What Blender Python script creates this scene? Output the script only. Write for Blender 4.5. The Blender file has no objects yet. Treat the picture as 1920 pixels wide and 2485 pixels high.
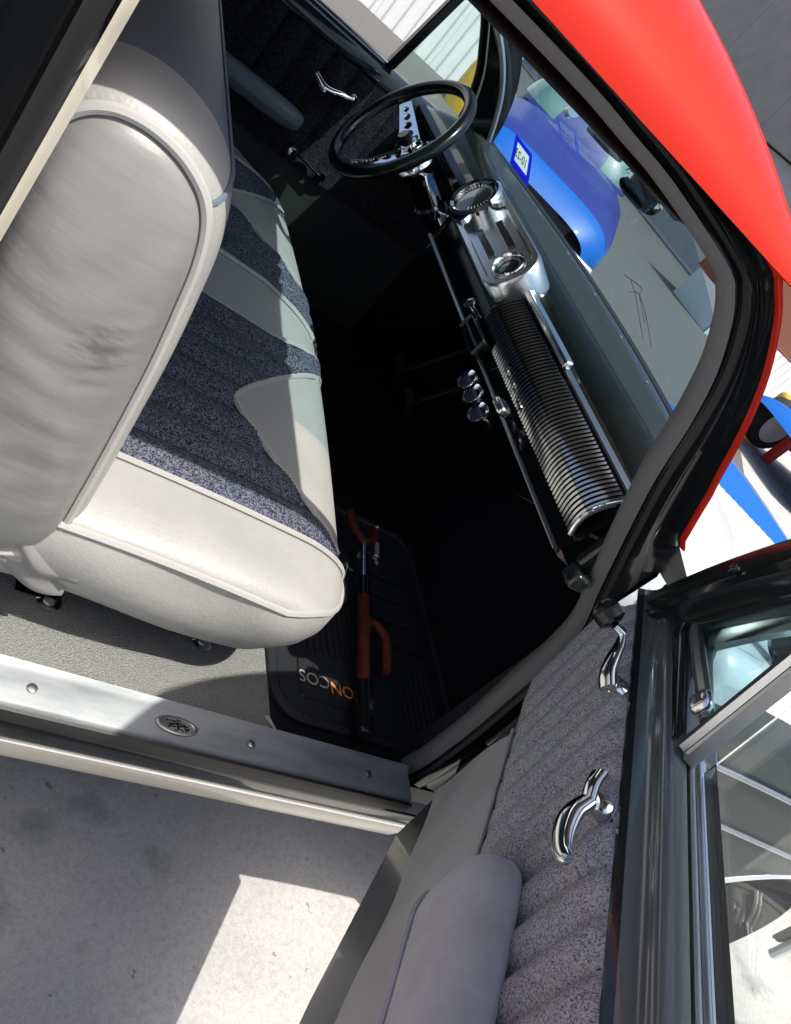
import bpy, math, random
import numpy as np
from mathutils import Vector, Matrix
random.seed(4); rng = np.random.default_rng(4)
S = bpy.context.scene
COL = S.collection
# ------------------------------------------------------------------ camera, world, sun, exposure
# frame used below: x = towards the truck's nose, y = towards the driver's side, z = up from the door sill (ground at -0.48)
GZ = -0.48
cam = bpy.data.cameras.new('camera'); camo = bpy.data.objects.new('camera', cam); COL.objects.link(camo)
Rw = ((0.73916275, 0.37055396, 0.56243061), (-0.1676848, -0.70751375, 0.68651737), (0.65231912, -0.60175914, -0.46083154))
m = Matrix(((Rw[0][0], -Rw[0][1], -Rw[0][2], 0.0), (Rw[1][0], -Rw[1][1], -Rw[1][2], -0.6),
            (Rw[2][0], -Rw[2][1], -Rw[2][2], 0.82), (0, 0, 0, 1)))
camo.matrix_world = m
cam.sensor_fit = 'VERTICAL'; cam.sensor_height = 24; cam.lens = 2024 / 2485 * 24
cam.clip_start = 0.01; cam.clip_end = 3000
S.camera = camo
SUN = Vector((0.16, -0.355, 1.0)).normalized()          # towards the sun
W = bpy.data.worlds.new('World'); S.world = W; W.use_nodes = True
nt = W.node_tree
sky = nt.nodes.new('ShaderNodeTexSky'); sky.sky_type = 'NISHITA'; sky.sun_disc = False
sky.sun_elevation = math.asin(SUN.z); sky.sun_rotation = math.atan2(SUN.x, SUN.y)
bg = nt.nodes['Background']; nt.links.new(sky.outputs[0], bg.inputs[0]); bg.inputs[1].default_value = 0.14; sky.dust_density = 4.5; sky.ozone_density = 0.4; sky.air_density = 0.8
sl = bpy.data.lights.new('sun', 'SUN'); sl.energy = 3.9; sl.angle = math.radians(0.6); sl.color = (1, .95, .85)
so = bpy.data.objects.new('sun', sl); COL.objects.link(so); so.rotation_euler = SUN.to_track_quat('Z', 'Y').to_euler(); so.location = (3, -6, 12)
vs = S.view_settings; vs.view_transform = 'Standard'; vs.look = 'None'; vs.exposure = 0.60; vs.gamma = 1; vs.use_curve_mapping = False
S.render.engine = 'CYCLES'
S.cycles.max_bounces = 8; S.cycles.transparent_max_bounces = 12; S.cycles.sample_clamp_indirect = 6

# ------------------------------------------------------------------ materials
MATS = {}
def mat(name, col, rough=.5, metal=0, coat=0, spec=.5, noise=None, bump=None, stretch=None, col2=None, ramp=(.4, .6), sheen=0):
    mt = bpy.data.materials.new(name); mt.use_nodes = True
    n = mt.node_tree; p = n.nodes['Principled BSDF']
    p.inputs['Base Color'].default_value = (*col, 1); p.inputs['Roughness'].default_value = rough
    p.inputs['Metallic'].default_value = metal; p.inputs['Coat Weight'].default_value = coat
    p.inputs['Coat Roughness'].default_value = .04; p.inputs['Specular IOR Level'].default_value = spec
    p.inputs['Sheen Weight'].default_value = sheen
    if noise or bump:
        tc = n.nodes.new('ShaderNodeTexCoord'); mp = n.nodes.new('ShaderNodeMapping')
        n.links.new(tc.outputs['Object'], mp.inputs[0])
        if stretch: mp.inputs['Scale'].default_value = stretch
    if noise:
        t = n.nodes.new('ShaderNodeTexNoise'); t.inputs['Scale'].default_value = noise; t.inputs['Detail'].default_value = 6; t.inputs['Roughness'].default_value = .65
        n.links.new(mp.outputs[0], t.inputs[0])
        r = n.nodes.new('ShaderNodeValToRGB'); r.color_ramp.elements[0].position = ramp[0]; r.color_ramp.elements[1].position = ramp[1]
        r.color_ramp.elements[0].color = (*(col2 or [c * .7 for c in col]), 1); r.color_ramp.elements[1].color = (*col, 1)
        n.links.new(t.outputs[0], r.inputs[0]); n.links.new(r.outputs[0], p.inputs['Base Color'])
    if bump:
        t2 = n.nodes.new('ShaderNodeTexNoise'); t2.inputs['Scale'].default_value = bump[0]; t2.inputs['Detail'].default_value = 4
        n.links.new(mp.outputs[0], t2.inputs[0])
        b = n.nodes.new('ShaderNodeBump'); b.inputs['Strength'].default_value = bump[1]; b.inputs['Distance'].default_value = bump[2]
        n.links.new(t2.outputs[0], b.inputs['Height']); n.links.new(b.outputs[0], p.inputs['Normal'])
    MATS[name] = mt
    return mt
VIN = mat('grey_vinyl', (.345, .345, .335), .45, bump=(240, .35, .002), noise=11, col2=(.295, .30, .295), ramp=(.3, .7))
VINW = mat('wrinkled_vinyl', (.21, .21, .208), .40, bump=(34, .22, .004), stretch=(.4, 1, 2.2), noise=6, col2=(.185, .19, .192), ramp=(.3, .7))
VIND = mat('shaded_grey_vinyl', (.115, .145, .185), .5, bump=(160, .25, .002))  # grey vinyl with the backrest's bluish shade put into its colour
WELT = mat('welt_cord', (.38, .38, .37), .45)
def scuff(mt, c, r):
    n = mt.node_tree; p = n.nodes['Principled BSDF']; src = p.inputs['Base Color'].links[0].from_socket
    tc = n.nodes.new('ShaderNodeTexCoord'); mp = n.nodes.new('ShaderNodeMapping'); n.links.new(tc.outputs['Object'], mp.inputs[0])
    mp.inputs['Location'].default_value = tuple(-a / b for a, b in zip(c, r)); mp.inputs['Scale'].default_value = tuple(1 / b for b in r)
    ln = n.nodes.new('ShaderNodeVectorMath'); ln.operation = 'LENGTH'; n.links.new(mp.outputs[0], ln.inputs[0])
    m2 = n.nodes.new('ShaderNodeMapping'); m2.inputs['Rotation'].default_value = (0, .5, 0); m2.inputs['Scale'].default_value = (60, 1, 260); n.links.new(tc.outputs['Object'], m2.inputs[0])
    t = n.nodes.new('ShaderNodeTexNoise'); t.inputs['Scale'].default_value = 1; t.inputs['Detail'].default_value = 3; n.links.new(m2.outputs[0], t.inputs[0])
    a = n.nodes.new('ShaderNodeMath'); a.operation = 'MULTIPLY_ADD'; a.inputs[1].default_value = -.55; n.links.new(ln.outputs['Value'], a.inputs[0]); n.links.new(t.outputs[0], a.inputs[2])
    rp = n.nodes.new('ShaderNodeMapRange'); rp.inputs[1].default_value = .06; rp.inputs[2].default_value = .46; rp.clamp = True; n.links.new(a.outputs[0], rp.inputs[0])
    mx = n.nodes.new('ShaderNodeMix'); mx.data_type = 'RGBA'; n.links.new(rp.outputs[0], mx.inputs[0]); n.links.new(src, mx.inputs[6]); mx.inputs[7].default_value = (.115, .118, .12, 1)
    n.links.new(mx.outputs[2], p.inputs['Base Color'])
scuff(VINW, (.158, .02, .425), (.034, .2, .030))
SUEDE = mat('grey_suede', (.385, .40, .425), .85, noise=22, col2=(.305, .32, .345), ramp=(.35, .65), bump=(300, .3, .002), sheen=.3)
DVIN = mat('door_vinyl', (.48, .48, .48), .5, noise=5, col2=(.38, .38, .385), ramp=(.3, .7), bump=(200, .2, .002))
def tweed(name, a, b, c, scale):
    mt = bpy.data.materials.new(name); mt.use_nodes = True; n = mt.node_tree; p = n.nodes['Principled BSDF']
    p.inputs['Roughness'].default_value = .95; p.inputs['Specular IOR Level'].default_value = .1
    tc = n.nodes.new('ShaderNodeTexCoord')
    v = n.nodes.new('ShaderNodeTexVoronoi'); v.inputs['Scale'].default_value = scale; n.links.new(tc.outputs['Object'], v.inputs[0])
    t = n.nodes.new('ShaderNodeTexNoise'); t.inputs['Scale'].default_value = scale * .9; t.inputs['Detail'].default_value = 2; n.links.new(tc.outputs['Object'], t.inputs[0])
    t3 = n.nodes.new('ShaderNodeTexNoise'); t3.inputs['Scale'].default_value = 30; n.links.new(tc.outputs['Object'], t3.inputs[0])
    sep = n.nodes.new('ShaderNodeSeparateColor'); n.links.new(v.outputs['Color'], sep.inputs[0])
    r = n.nodes.new('ShaderNodeValToRGB'); e = r.color_ramp.elements
    e[0].position = .34; e[0].color = (*a, 1); e[1].position = .70; e[1].color = (*c, 1); k = e.new(.48); k.color = (*b, 1)
    ad = n.nodes.new('ShaderNodeMath'); ad.operation = 'MULTIPLY_ADD'; ad.inputs[1].default_value = .30
    n.links.new(sep.outputs[0], ad.inputs[0])
    m2 = n.nodes.new('ShaderNodeMath'); m2.operation = 'MULTIPLY'; m2.inputs[1].default_value = .78; n.links.new(t.outputs[0], m2.inputs[0])
    n.links.new(m2.outputs[0], ad.inputs[2]); n.links.new(ad.outputs[0], r.inputs[0])
    mx = n.nodes.new('ShaderNodeMix'); mx.data_type = 'RGBA'; mx.blend_type = 'OVERLAY'; mx.inputs[0].default_value = .12
    n.links.new(r.outputs[0], mx.inputs[6]); n.links.new(t3.outputs['Color'], mx.inputs[7]); n.links.new(mx.outputs[2], p.inputs['Base Color'])
    b_ = n.nodes.new('ShaderNodeBump'); b_.inputs['Strength'].default_value = .7; b_.inputs['Distance'].default_value = .003
    n.links.new(ad.outputs[0], b_.inputs['Height']); n.links.new(b_.outputs[0], p.inputs['Normal'])
    return mt
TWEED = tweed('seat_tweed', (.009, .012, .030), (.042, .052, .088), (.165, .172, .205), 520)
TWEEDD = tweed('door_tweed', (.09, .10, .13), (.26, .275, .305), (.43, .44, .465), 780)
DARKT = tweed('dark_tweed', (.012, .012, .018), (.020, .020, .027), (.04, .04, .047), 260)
BLACK = mat('black_paint', (.005, .006, .007), .12, spec=.22, coat=.08)
BLACKD = mat('black_dull', (.010, .011, .013), .5)
LEDGE = mat('ledge_sky_reflection', (.085, .105, .105), .25, coat=.8)  # outer slope of the door ledge: sky reflection put into the colour
DOORG = mat('door_paint_reflections', (.085, .087, .09), .32, coat=.3, noise=12, col2=(.05, .052, .054), ramp=(.35, .7), stretch=(1, 1, 6))  # paler and darker streaks: the metal's reflections put into the colour
DGREEN = mat('dark_green_vinyl', (.030, .036, .034), .6)
GREENBLK = mat('black_green_enamel', (.012, .016, .016), .14, spec=.4, coat=.4)
RUB = mat('black_rubber', (.012, .012, .013), .55)
RED = mat('red_paint', (.50, .016, .003), .55, spec=.05, coat=.55)
CREAM = mat('cream_paint', (.72, .68, .56), .3, coat=.6)
SILL = mat('grey_sill_paint', (.26, .285, .30), .5, metal=.2, noise=26, col2=(.16, .18, .195), ramp=(.34, .6), bump=(60, .15, .002), stretch=(.25, 1, 1))
CARPET = mat('grey_carpet', (.34, .35, .345), .95, noise=620, col2=(.13, .135, .135), ramp=(.3, .62), bump=(420, 1, .006), spec=.1)
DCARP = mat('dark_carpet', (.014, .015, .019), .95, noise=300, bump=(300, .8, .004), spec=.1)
CHROME = mat('chrome', (.86, .87, .88), .06, metal=1)
ALU = mat('polished_aluminium', (.70, .72, .73), .22, metal=1)
SATIN = mat('satin_metal', (.42, .43, .44), .35, metal=1)
WIND = mat('windlace', (.135, .133, .138), .75, bump=(250, .4, .002))
HEAD = mat('headliner', (.22, .21, .20), .85)
DASH = mat('dash_paint', (.022, .025, .023), .4, spec=.3, coat=.05)
MINT = mat('dash_sunlit_crest', (.10, .12, .11), .35, coat=.2)  # lighter dash crest: sunlight on the pad put into the colour
PAD = mat('dash_pad_gloss', (.008, .010, .009), .22, spec=.12, coat=0)
DASHD = mat('dash_recess', (.02, .022, .022), .3, coat=.6)
CONC = None
WHITEP = mat('white_panel_paint', (.74, .76, .76), .5, noise=2, col2=(.66, .69, .70), ramp=(.3, .7))
YEL = mat('yellow_paint', (.80, .52, .05), .5, noise=8, col2=(.68, .42, .04))
GREYW = mat('grey_wall', (.46, .46, .45), .8, noise=3, col2=(.42, .42, .41))
GREYD = mat('dark_grey_wall', (.30, .29, .27), .8, noise=2, col2=(.26, .255, .24))
BRN = mat('brown_wall', (.16, .055, .035), .7)
HOODW = mat('silver_white_paint', (.50, .545, .59), .3, coat=.5)
BLUE = mat('bright_blue_paint', (.004, .10, .42), .4, spec=.2, coat=.25)
HBLUE = mat('hood_blue_reflection', (.002, .10, .42), .5, spec=.15)  # blue reflection in the glossy hood, put into its colour
NAVY = mat('indigo_shade_and_seams', (.022, .032, .20), .35, spec=.3, coat=.25)  # blue car's shaded upper body put into the colour; also dark seams
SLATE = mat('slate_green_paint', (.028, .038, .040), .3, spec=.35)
STICK = mat('sticker_blue', (.01, .015, .62), .5)
STICW = mat('sticker_white', (.72, .76, .74), .6)
for q_ in (STICK, STICW):
    n = q_.node_tree; p = n.nodes['Principled BSDF']; tr = n.nodes.new('ShaderNodeBsdfTranslucent'); tr.inputs[0].default_value = p.inputs['Base Color'].default_value
    mx = n.nodes.new('ShaderNodeMixShader'); mx.inputs[0].default_value = .6; n.links.new(p.outputs[0], mx.inputs[1]); n.links.new(tr.outputs[0], mx.inputs[2]); n.links.new(mx.outputs[0], n.nodes['Material Output'].inputs[0])
INK = mat('ink_grey', (.33, .38, .38), .6)
LOCKR = mat('lock_red', (.24, .04, .022), .6, noise=60, col2=(.13, .022, .014))
GOLD = mat('orange_print', (.75, .28, .10), .5)
GREYP = mat('grey_print', (.42, .36, .33), .5)
MATR = mat('mat_rubber', (.016, .018, .022), .42)
KNOB = mat('knob_black', (.008, .009, .010), .2, spec=.3, coat=.25)
BLUEK = mat('blue_knob', (.02, .06, .14), .15, coat=.7)
GAUGE = mat('gauge_face', (.012, .012, .013), .12, coat=1)
TYRE = mat('tyre', (.018, .018, .018), .8)
REDL = mat('red_plastic', (.75, .03, .015), .5)
def glass(name, tint, fac=.1):
    mt = bpy.data.materials.new(name); mt.use_nodes = True; n = mt.node_tree
    for x in list(n.nodes): n.nodes.remove(x)
    o = n.nodes.new('ShaderNodeOutputMaterial'); t = n.nodes.new('ShaderNodeBsdfTransparent'); g = n.nodes.new('ShaderNodeBsdfGlossy')
    t.inputs[0].default_value = (*tint, 1); g.inputs['Roughness'].default_value = .02
    lw = n.nodes.new('ShaderNodeLayerWeight'); lw.inputs[0].default_value = .5
    pw_ = n.nodes.new('ShaderNodeMath'); pw_.operation = 'POWER'; pw_.inputs[1].default_value = 5; n.links.new(lw.outputs['Facing'], pw_.inputs[0])
    ma = n.nodes.new('ShaderNodeMath'); ma.operation = 'MULTIPLY_ADD'; ma.inputs[1].default_value = .3; ma.inputs[2].default_value = .03; n.links.new(pw_.outputs[0], ma.inputs[0])
    mx = n.nodes.new('ShaderNodeMixShader'); n.links.new(ma.outputs[0], mx.inputs[0]); n.links.new(t.outputs[0], mx.inputs[1]); n.links.new(g.outputs[0], mx.inputs[2])
    n.links.new(mx.outputs[0], o.inputs[0]); return mt
GLW = glass('windshield_glass', (.58, .76, .80))
GLV = glass('vent_glass', (.72, .90, .88))
GLD = mat('door_glass', (.93, .97, .97), 0.0, spec=.5)
GLD.node_tree.nodes['Principled BSDF'].inputs['Transmission Weight'].default_value = 1
GLT = mat('vent_tinted_glass', (.52, .78, .81), 0.0)
GLT.node_tree.nodes['Principled BSDF'].inputs['Transmission Weight'].default_value = 1
CARGL = mat('dark_car_glass', (.10, .20, .19), .05, coat=1)

def concrete():
    mt = bpy.data.materials.new('concrete'); mt.use_nodes = True; n = mt.node_tree; p = n.nodes['Principled BSDF']
    p.inputs['Roughness'].default_value = .85; tc = n.nodes.new('ShaderNodeTexCoord')
    def nz(s, d=6, r=.6):
        t = n.nodes.new('ShaderNodeTexNoise'); t.inputs['Scale'].default_value = s; t.inputs['Detail'].default_value = d; t.inputs['Roughness'].default_value = r
        n.links.new(tc.outputs['Object'], t.inputs[0]); return t
    def rmp(src, a, b, ca, cb):
        r = n.nodes.new('ShaderNodeValToRGB'); r.color_ramp.elements[0].position = a; r.color_ramp.elements[1].position = b
        r.color_ramp.elements[0].color = (*ca, 1); r.color_ramp.elements[1].color = (*cb, 1); n.links.new(src, r.inputs[0]); return r.outputs[0]
    def mul(a, b):
        x = n.nodes.new('ShaderNodeMix'); x.data_type = 'RGBA'; x.blend_type = 'MULTIPLY'; x.inputs[0].default_value = 1
        n.links.new(a, x.inputs[6]); n.links.new(b, x.inputs[7]); return x.outputs[2]
    c = rmp(nz(3.2).outputs[0], .3, .7, (.36, .365, .36), (.46, .455, .44))
    c = mul(c, rmp(nz(90, 8, .75).outputs[0], .33, .55, (.80, .80, .80), (1, 1, 1)))
    st = nz(7, 3, .5); c = mul(c, rmp(st.outputs[0], .58, .70, (1, 1, 1), (.66, .70, .69)))
    v = n.nodes.new('ShaderNodeTexVoronoi'); v.inputs['Scale'].default_value = 30
    dn_ = nz(22, 3); dm = n.nodes.new('ShaderNodeMix'); dm.data_type = 'RGBA'; dm.blend_type = 'LINEAR_LIGHT'; dm.inputs[0].default_value = .035
    n.links.new(tc.outputs['Object'], dm.inputs[6]); n.links.new(dn_.outputs['Color'], dm.inputs[7]); n.links.new(dm.outputs[2], v.inputs[0])
    sp = n.nodes.new('ShaderNodeSeparateColor'); n.links.new(v.outputs['Color'], sp.inputs[0])
    g1 = n.nodes.new('ShaderNodeMath'); g1.operation = 'GREATER_THAN'; g1.inputs[1].default_value = .84; n.links.new(sp.outputs[0], g1.inputs[0])
    g2 = n.nodes.new('ShaderNodeMath'); g2.operation = 'LESS_THAN'; g2.inputs[1].default_value = .13; n.links.new(v.outputs['Distance'], g2.inputs[0])
    g3 = n.nodes.new('ShaderNodeMath'); g3.operation = 'MULTIPLY'; n.links.new(g1.outputs[0], g3.inputs[0]); n.links.new(g2.outputs[0], g3.inputs[1])
    c = mul(c, rmp(nz(420, 3, .7).outputs[0], .36, .50, (.78, .78, .78), (1, 1, 1)))
    c = mul(c, rmp(g3.outputs[0], .2, .8, (1, 1, 1), (.5, .53, .52)))
    n.links.new(c, p.inputs['Base Color'])
    b = n.nodes.new('ShaderNodeBump'); b.inputs['Strength'].default_value = .25; b.inputs['Distance'].default_value = .004
    n.links.new(nz(160, 6, .7).outputs[0], b.inputs['Height']); n.links.new(b.outputs[0], p.inputs['Normal']); return mt
CONC = concrete()

# ------------------------------------------------------------------ geometry helpers
V = lambda *a: np.array(a, float)
def cr(pts, n=8, closed=False):
    "Catmull-Rom through the points"
    P = [np.array(p, float) for p in pts]; out = []
    N = len(P); rngs = range(N if closed else N - 1)
    for i in rngs:
        p1, p2 = P[i], P[(i + 1) % N]
        p0 = P[i - 1] if (closed or i > 0) else 2 * p1 - p2
        p3 = P[(i + 2) % N] if (closed or i + 2 < N) else 2 * p2 - p1
        for k in range(n):
            t = k / n
            out.append(.5 * (2 * p1 + (p2 - p0) * t + (2 * p0 - 5 * p1 + 4 * p2 - p3) * t * t + (3 * p1 - p0 - 3 * p2 + p3) * t ** 3))
    if not closed: out.append(P[-1])
    return out
class G:
    def __init__(s): s.v = []; s.f = []; s.m = []
    def add(s, v, f, mi=0):
        o = len(s.v); s.v += [tuple(map(float, p)) for p in v]
        s.f += [tuple(i + o for i in q) for q in f]; s.m += [mi] * len(f); return s
    def loft(s, rings, closed=True, capa=False, capb=False, mi=0, mfn=None):
        n = len(rings[0]); v = [p for r in rings for p in r]; f = []; ms = []
        for i in range(len(rings) - 1):
            for j in range(n if closed else n - 1):
                k = (j + 1) % n
                f.append((i * n + j, i * n + k, (i + 1) * n + k, (i + 1) * n + j)); ms.append(mfn(i, j) if mfn else mi)
        if capa: f.append(tuple(reversed(range(n)))); ms.append(mi)
        if capb: f.append(tuple(range((len(rings) - 1) * n, len(rings) * n))); ms.append(mi)
        o = len(s.v); s.v += [tuple(map(float, p)) for p in v]; s.f += [tuple(i + o for i in q) for q in f]; s.m += ms; return s
    def grid(s, fn, nu, nv, mi=0, mfn=None):
        return s.loft([[fn(i / nu, j / nv) for j in range(nv + 1)] for i in range(nu + 1)], closed=False, mi=mi,
                      mfn=(lambda i, j: mfn((i + .5) / nu, (j + .5) / nv)) if mfn else None)
    def tube(s, path, r, seg=8, closed=False, mi=0, flat=1.0, up=(0, 0, 1)):
        P = [np.array(p, float) for p in path]; N = len(P); rings = []
        ref = np.array(up, float)
        for i, p in enumerate(P):
            a = P[(i - 1) % N] if (closed or i > 0) else p; b = P[(i + 1) % N] if (closed or i < N - 1) else p
            t = b - a; t = t / (np.linalg.norm(t) + 1e-12)
            x = np.cross(ref, t)
            if np.linalg.norm(x) < 1e-4: x = np.cross(V(1, 0, 0.3), t)
            x /= np.linalg.norm(x); y = np.cross(t, x)
            rr = r(i / (N - 1)) if callable(r) else r
            rings.append([p + rr * (math.cos(q) * x + flat * math.sin(q) * y) for q in np.linspace(0, 2 * math.pi, seg, endpoint=False)])
        if closed: rings.append(rings[0])
        return s.loft(rings, True, not closed, not closed, mi)
    def box(s, c, size, ax=None, mi=0):
        c = np.array(c, float); h = np.array(size, float) / 2
        A = np.eye(3) if ax is None else np.array([np.array(a, float) / np.linalg.norm(a) for a in ax])
        vs_ = [c + h[0] * i * A[0] + h[1] * j * A[1] + h[2] * k * A[2] for i in (-1, 1) for j in (-1, 1) for k in (-1, 1)]
        return s.add(vs_, [(0, 1, 3, 2), (4, 6, 7, 5), (0, 4, 5, 1), (2, 3, 7, 6), (0, 2, 6, 4), (1, 5, 7, 3)], mi)
    def lathe(s, prof, o, axis, seg=24, mi=0, sx=1.0):
        o = np.array(o, float); a = np.array(axis, float); a /= np.linalg.norm(a)
        x = np.cross(a, V(0, 0, 1))
        if np.linalg.norm(x) < 1e-4: x = V(1, 0, 0)
        x /= np.linalg.norm(x); y = np.cross(a, x)
        return s.loft([[o + h * a + max(r, 1e-5) * (sx * math.cos(q) * x + math.sin(q) * y) for q in np.linspace(0, 2 * math.pi, seg, endpoint=False)] for r, h in prof], True, True, True, mi)
    def poly(s, pts, thick, nrm, mi=0):
        n = np.array(nrm, float); n = n / np.linalg.norm(n) * thick
        a = [np.array(p, float) for p in pts]; return s.loft([a, [p + n for p in a]], True, True, True, mi)
ROOTS = []
XF = [None]
def build(name, g, mats, parent=None, smooth=True, bevel=0, label=None, cat=None, group=None, kind=None, auto=None):
    if XF[0]: g.v = [XF[0](p) for p in g.v]
    me = bpy.data.meshes.new(name); me.from_pydata(g.v, [], g.f)
    for x in (mats if isinstance(mats, (list, tuple)) else [mats]): me.materials.append(x)
    me.polygons.foreach_set('material_index', g.m)
    me.validate(); me.update()
    import bmesh
    bm = bmesh.new(); bm.from_mesh(me); bmesh.ops.recalc_face_normals(bm, faces=bm.faces); bm.to_mesh(me); bm.free()
    o = bpy.data.objects.new(name, me); COL.objects.link(o)
    if smooth:
        me.polygons.foreach_set('use_smooth', [True] * len(me.polygons))
        me.set_sharp_from_angle(angle=math.radians(auto or 38))
    if bevel:
        b = o.modifiers.new('bevel', 'BEVEL'); b.width = bevel; b.segments = 2; b.limit_method = 'ANGLE'; b.angle_limit = math.radians(40)
    if parent:
        o.parent = parent
        L = Vector(parent.get('_loc', (0, 0, 0))); o.matrix_parent_inverse = Matrix.Translation(-L)
    else: ROOTS.append(o)
    if label: o['label'] = label
    if cat: o['category'] = cat
    if group: o['group'] = group
    if kind: o['kind'] = kind
    return o
def thing(name, loc, label, cat, group=None):
    o = bpy.data.objects.new(name, None); COL.objects.link(o); o.location = loc; o.empty_display_size = .1
    o['_loc'] = loc; o['label'] = label; o['category'] = cat
    if group: o['group'] = group
    ROOTS.append(o); return o
def text(name, body, size, origin, right, up, mt, parent, depth=.0004):
    cu = bpy.data.curves.new(name, 'FONT'); cu.body = body; cu.size = size; cu.extrude = depth; cu.align_x = 'CENTER'; cu.align_y = 'CENTER'
    tmp = bpy.data.objects.new(name + '_tmp', cu); COL.objects.link(tmp)
    dg = bpy.context.evaluated_depsgraph_get(); me = bpy.data.meshes.new_from_object(tmp.evaluated_get(dg)); bpy.data.objects.remove(tmp)
    r = Vector(right).normalized(); u = Vector(up); u = (u - r * u.dot(r)).normalized(); nn = r.cross(u)
    M4 = Matrix(((r.x, u.x, nn.x, origin[0]), (r.y, u.y, nn.y, origin[1]), (r.z, u.z, nn.z, origin[2]), (0, 0, 0, 1)))
    me.transform(M4); me.materials.clear(); me.materials.append(mt); me.name = name
    o = bpy.data.objects.new(name, me); COL.objects.link(o); o.parent = parent
    L = Vector(parent.get('_loc', (0, 0, 0))); o.matrix_parent_inverse = Matrix.Translation(-L)
    return o
def mirror_none(x): return x

# ------------------------------------------------------------------ ground, buildings
g = G(); g.grid(lambda u, v: V(-70 + 170 * u, -70 + 170 * v, GZ), 4, 4)
build('ground', g, CONC, smooth=False, kind='structure')
SHADED = mat('shaded_ground', (.10, .10, .10), .9, noise=60, col2=(.075, .076, .078), bump=(200, .5, .004))
g = G(); g.add([(1.0, 3.0, GZ + .004), (5.6, 3.0, GZ + .004), (9.8, 8.3, GZ + .004), (14.0, 11.9, GZ + .004), (16, 14, GZ + .004), (16, 40, GZ + .004), (-8, 40, GZ + .004), (-8, 11.8, GZ + .004), (1.0, 9.0, GZ + .004)], [tuple(range(9))]); build('shaded_yard', g, SHADED, smooth=False, kind='structure')  # darker sheet standing in for open shade on the ground
bw = thing('metal_building', (2, 11.6, GZ), 'long white metal building with vertical ribbed siding beyond the driver window', 'building')
pan = None
def ribpanel(w, h):
    g = G(); xs = []
    for k in range(5):
        b = k * w / 5
        xs += [(b, 0), (b + .10 * w / 1, 0), (b + .125 * w, -.028), (b + .165 * w, -.028), (b + .19 * w, 0)]
    xs.append((w, 0))
    r0 = [V(x, y, 0) for x, y in xs]; r1 = [V(x, y, h) for x, y in xs]
    g.loft([r0, r1], closed=False); return g
base = None
for i in range(10):
    if base is None:
        base = build('siding_panel', ribpanel(1.0, 4.2), WHITEP, bw, smooth=False); base.location = (-4.5, 11.6, GZ)
    else:
        o = base.copy(); COL.objects.link(o); o.location = (-4.5 + i * 1.004, 11.6, GZ)
g = G(); g.box((.52, 12.2, GZ + 2.1), (10.0, 1.1, 4.2)); build('wall', g, WHITEP, bw, smooth=False)
bw2 = thing('low_building', (15, 10.6, GZ), 'low building with white ribbed base and brown boards behind the slim yellow bollard', 'building')
b2 = None
for i in range(10):
    if b2 is None:
        b2 = build('siding_panel', ribpanel(1.0, .62), WHITEP, bw2, smooth=False); b2.location = (10.9, 10.6, GZ)
    else:
        o = b2.copy(); COL.objects.link(o); o.location = (10.9 + i * 1.004, 10.6, GZ)
g = G(); g.box((15.9, 11.3, GZ + .305), (10.0, 1.3, .61)); build('wall', g, WHITEP, bw2, smooth=False)
g = G(); g.box((15.9, 11.4, GZ + 1.3), (10.0, 1.3, 1.35)); build('board_wall', g, BRN, bw2, smooth=False)
gb = thing('grey_building', (17, 24, GZ), 'tall grey building with a darker upper wall seen above the red roof', 'building')
for i in range(6):
    g = G(); g.box((17.2, 15.5 + i * 4, GZ + 1.75), (.4, 3.985, 3.5)); build('wall_panel', g, GREYW, gb, smooth=False)
    g = G(); g.box((17.1, 15.5 + i * 4, GZ + 6.4), (.6, 3.985, 5.7)); build('upper_wall_panel', g, GREYD, gb, smooth=False)
g = G(); g.box((19.5, 25.5, GZ + 4.6), (4.0, 24, 9.2)); build('wall', g, GREYD, gb, smooth=False)
def bollard(x, y, h, r, label):
    g = G(); g.lathe([(r, 0), (r, h - r * .5), (r * .93, h - r * .25), (r * .75, h - .05 * r), (r * .3, h)], (x, y, GZ), (0, 0, 1), 20)
    build('bollard', g, YEL, label=label, cat='bollard', group='yellow bollards guarding the white walls')
bollard(4.75, 10.1, .70, .34, 'yellow bollard at the ribbed white wall beyond the steering wheel')
bollard(8.2, 6.05, .66, .15, 'slim yellow bollard ahead of the red windshield pillar')
g = G(); g.box((8.35, 5.72, GZ + .25), (.10, .10, .5)); build('marker_post', g, REDL, smooth=False, bevel=.01, label='short red marker post beside the slim yellow bollard', cat='post')

# ------------------------------------------------------------------ the pickup truck
T = thing('pickup_truck', (0.9, .7, GZ), 'pickup truck with red roof, black door jambs and grey bench seat, passenger door open', 'truck')
# floor
g = G(); g.grid(lambda u, v: V(-.12 + .78 * u, .0 + 1.42 * v, -.04), 20, 20); build('floor_carpet', g, CARPET, T)
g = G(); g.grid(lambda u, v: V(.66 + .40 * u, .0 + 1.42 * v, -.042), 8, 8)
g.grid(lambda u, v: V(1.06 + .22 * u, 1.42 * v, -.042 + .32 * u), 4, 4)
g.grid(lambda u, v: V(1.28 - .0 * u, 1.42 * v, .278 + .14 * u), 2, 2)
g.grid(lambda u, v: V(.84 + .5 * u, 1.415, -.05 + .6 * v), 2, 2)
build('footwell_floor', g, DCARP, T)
g = G(); g.box((.60, .72, -.075), (1.5, 1.42, .04)); g.box((1.31, .72, .15), (.02, 1.40, .50)); g.box((.62, 1.435, .18), (1.4, .02, .50)); build('floor_pan', g, BLACKD, T, smooth=False)
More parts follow.
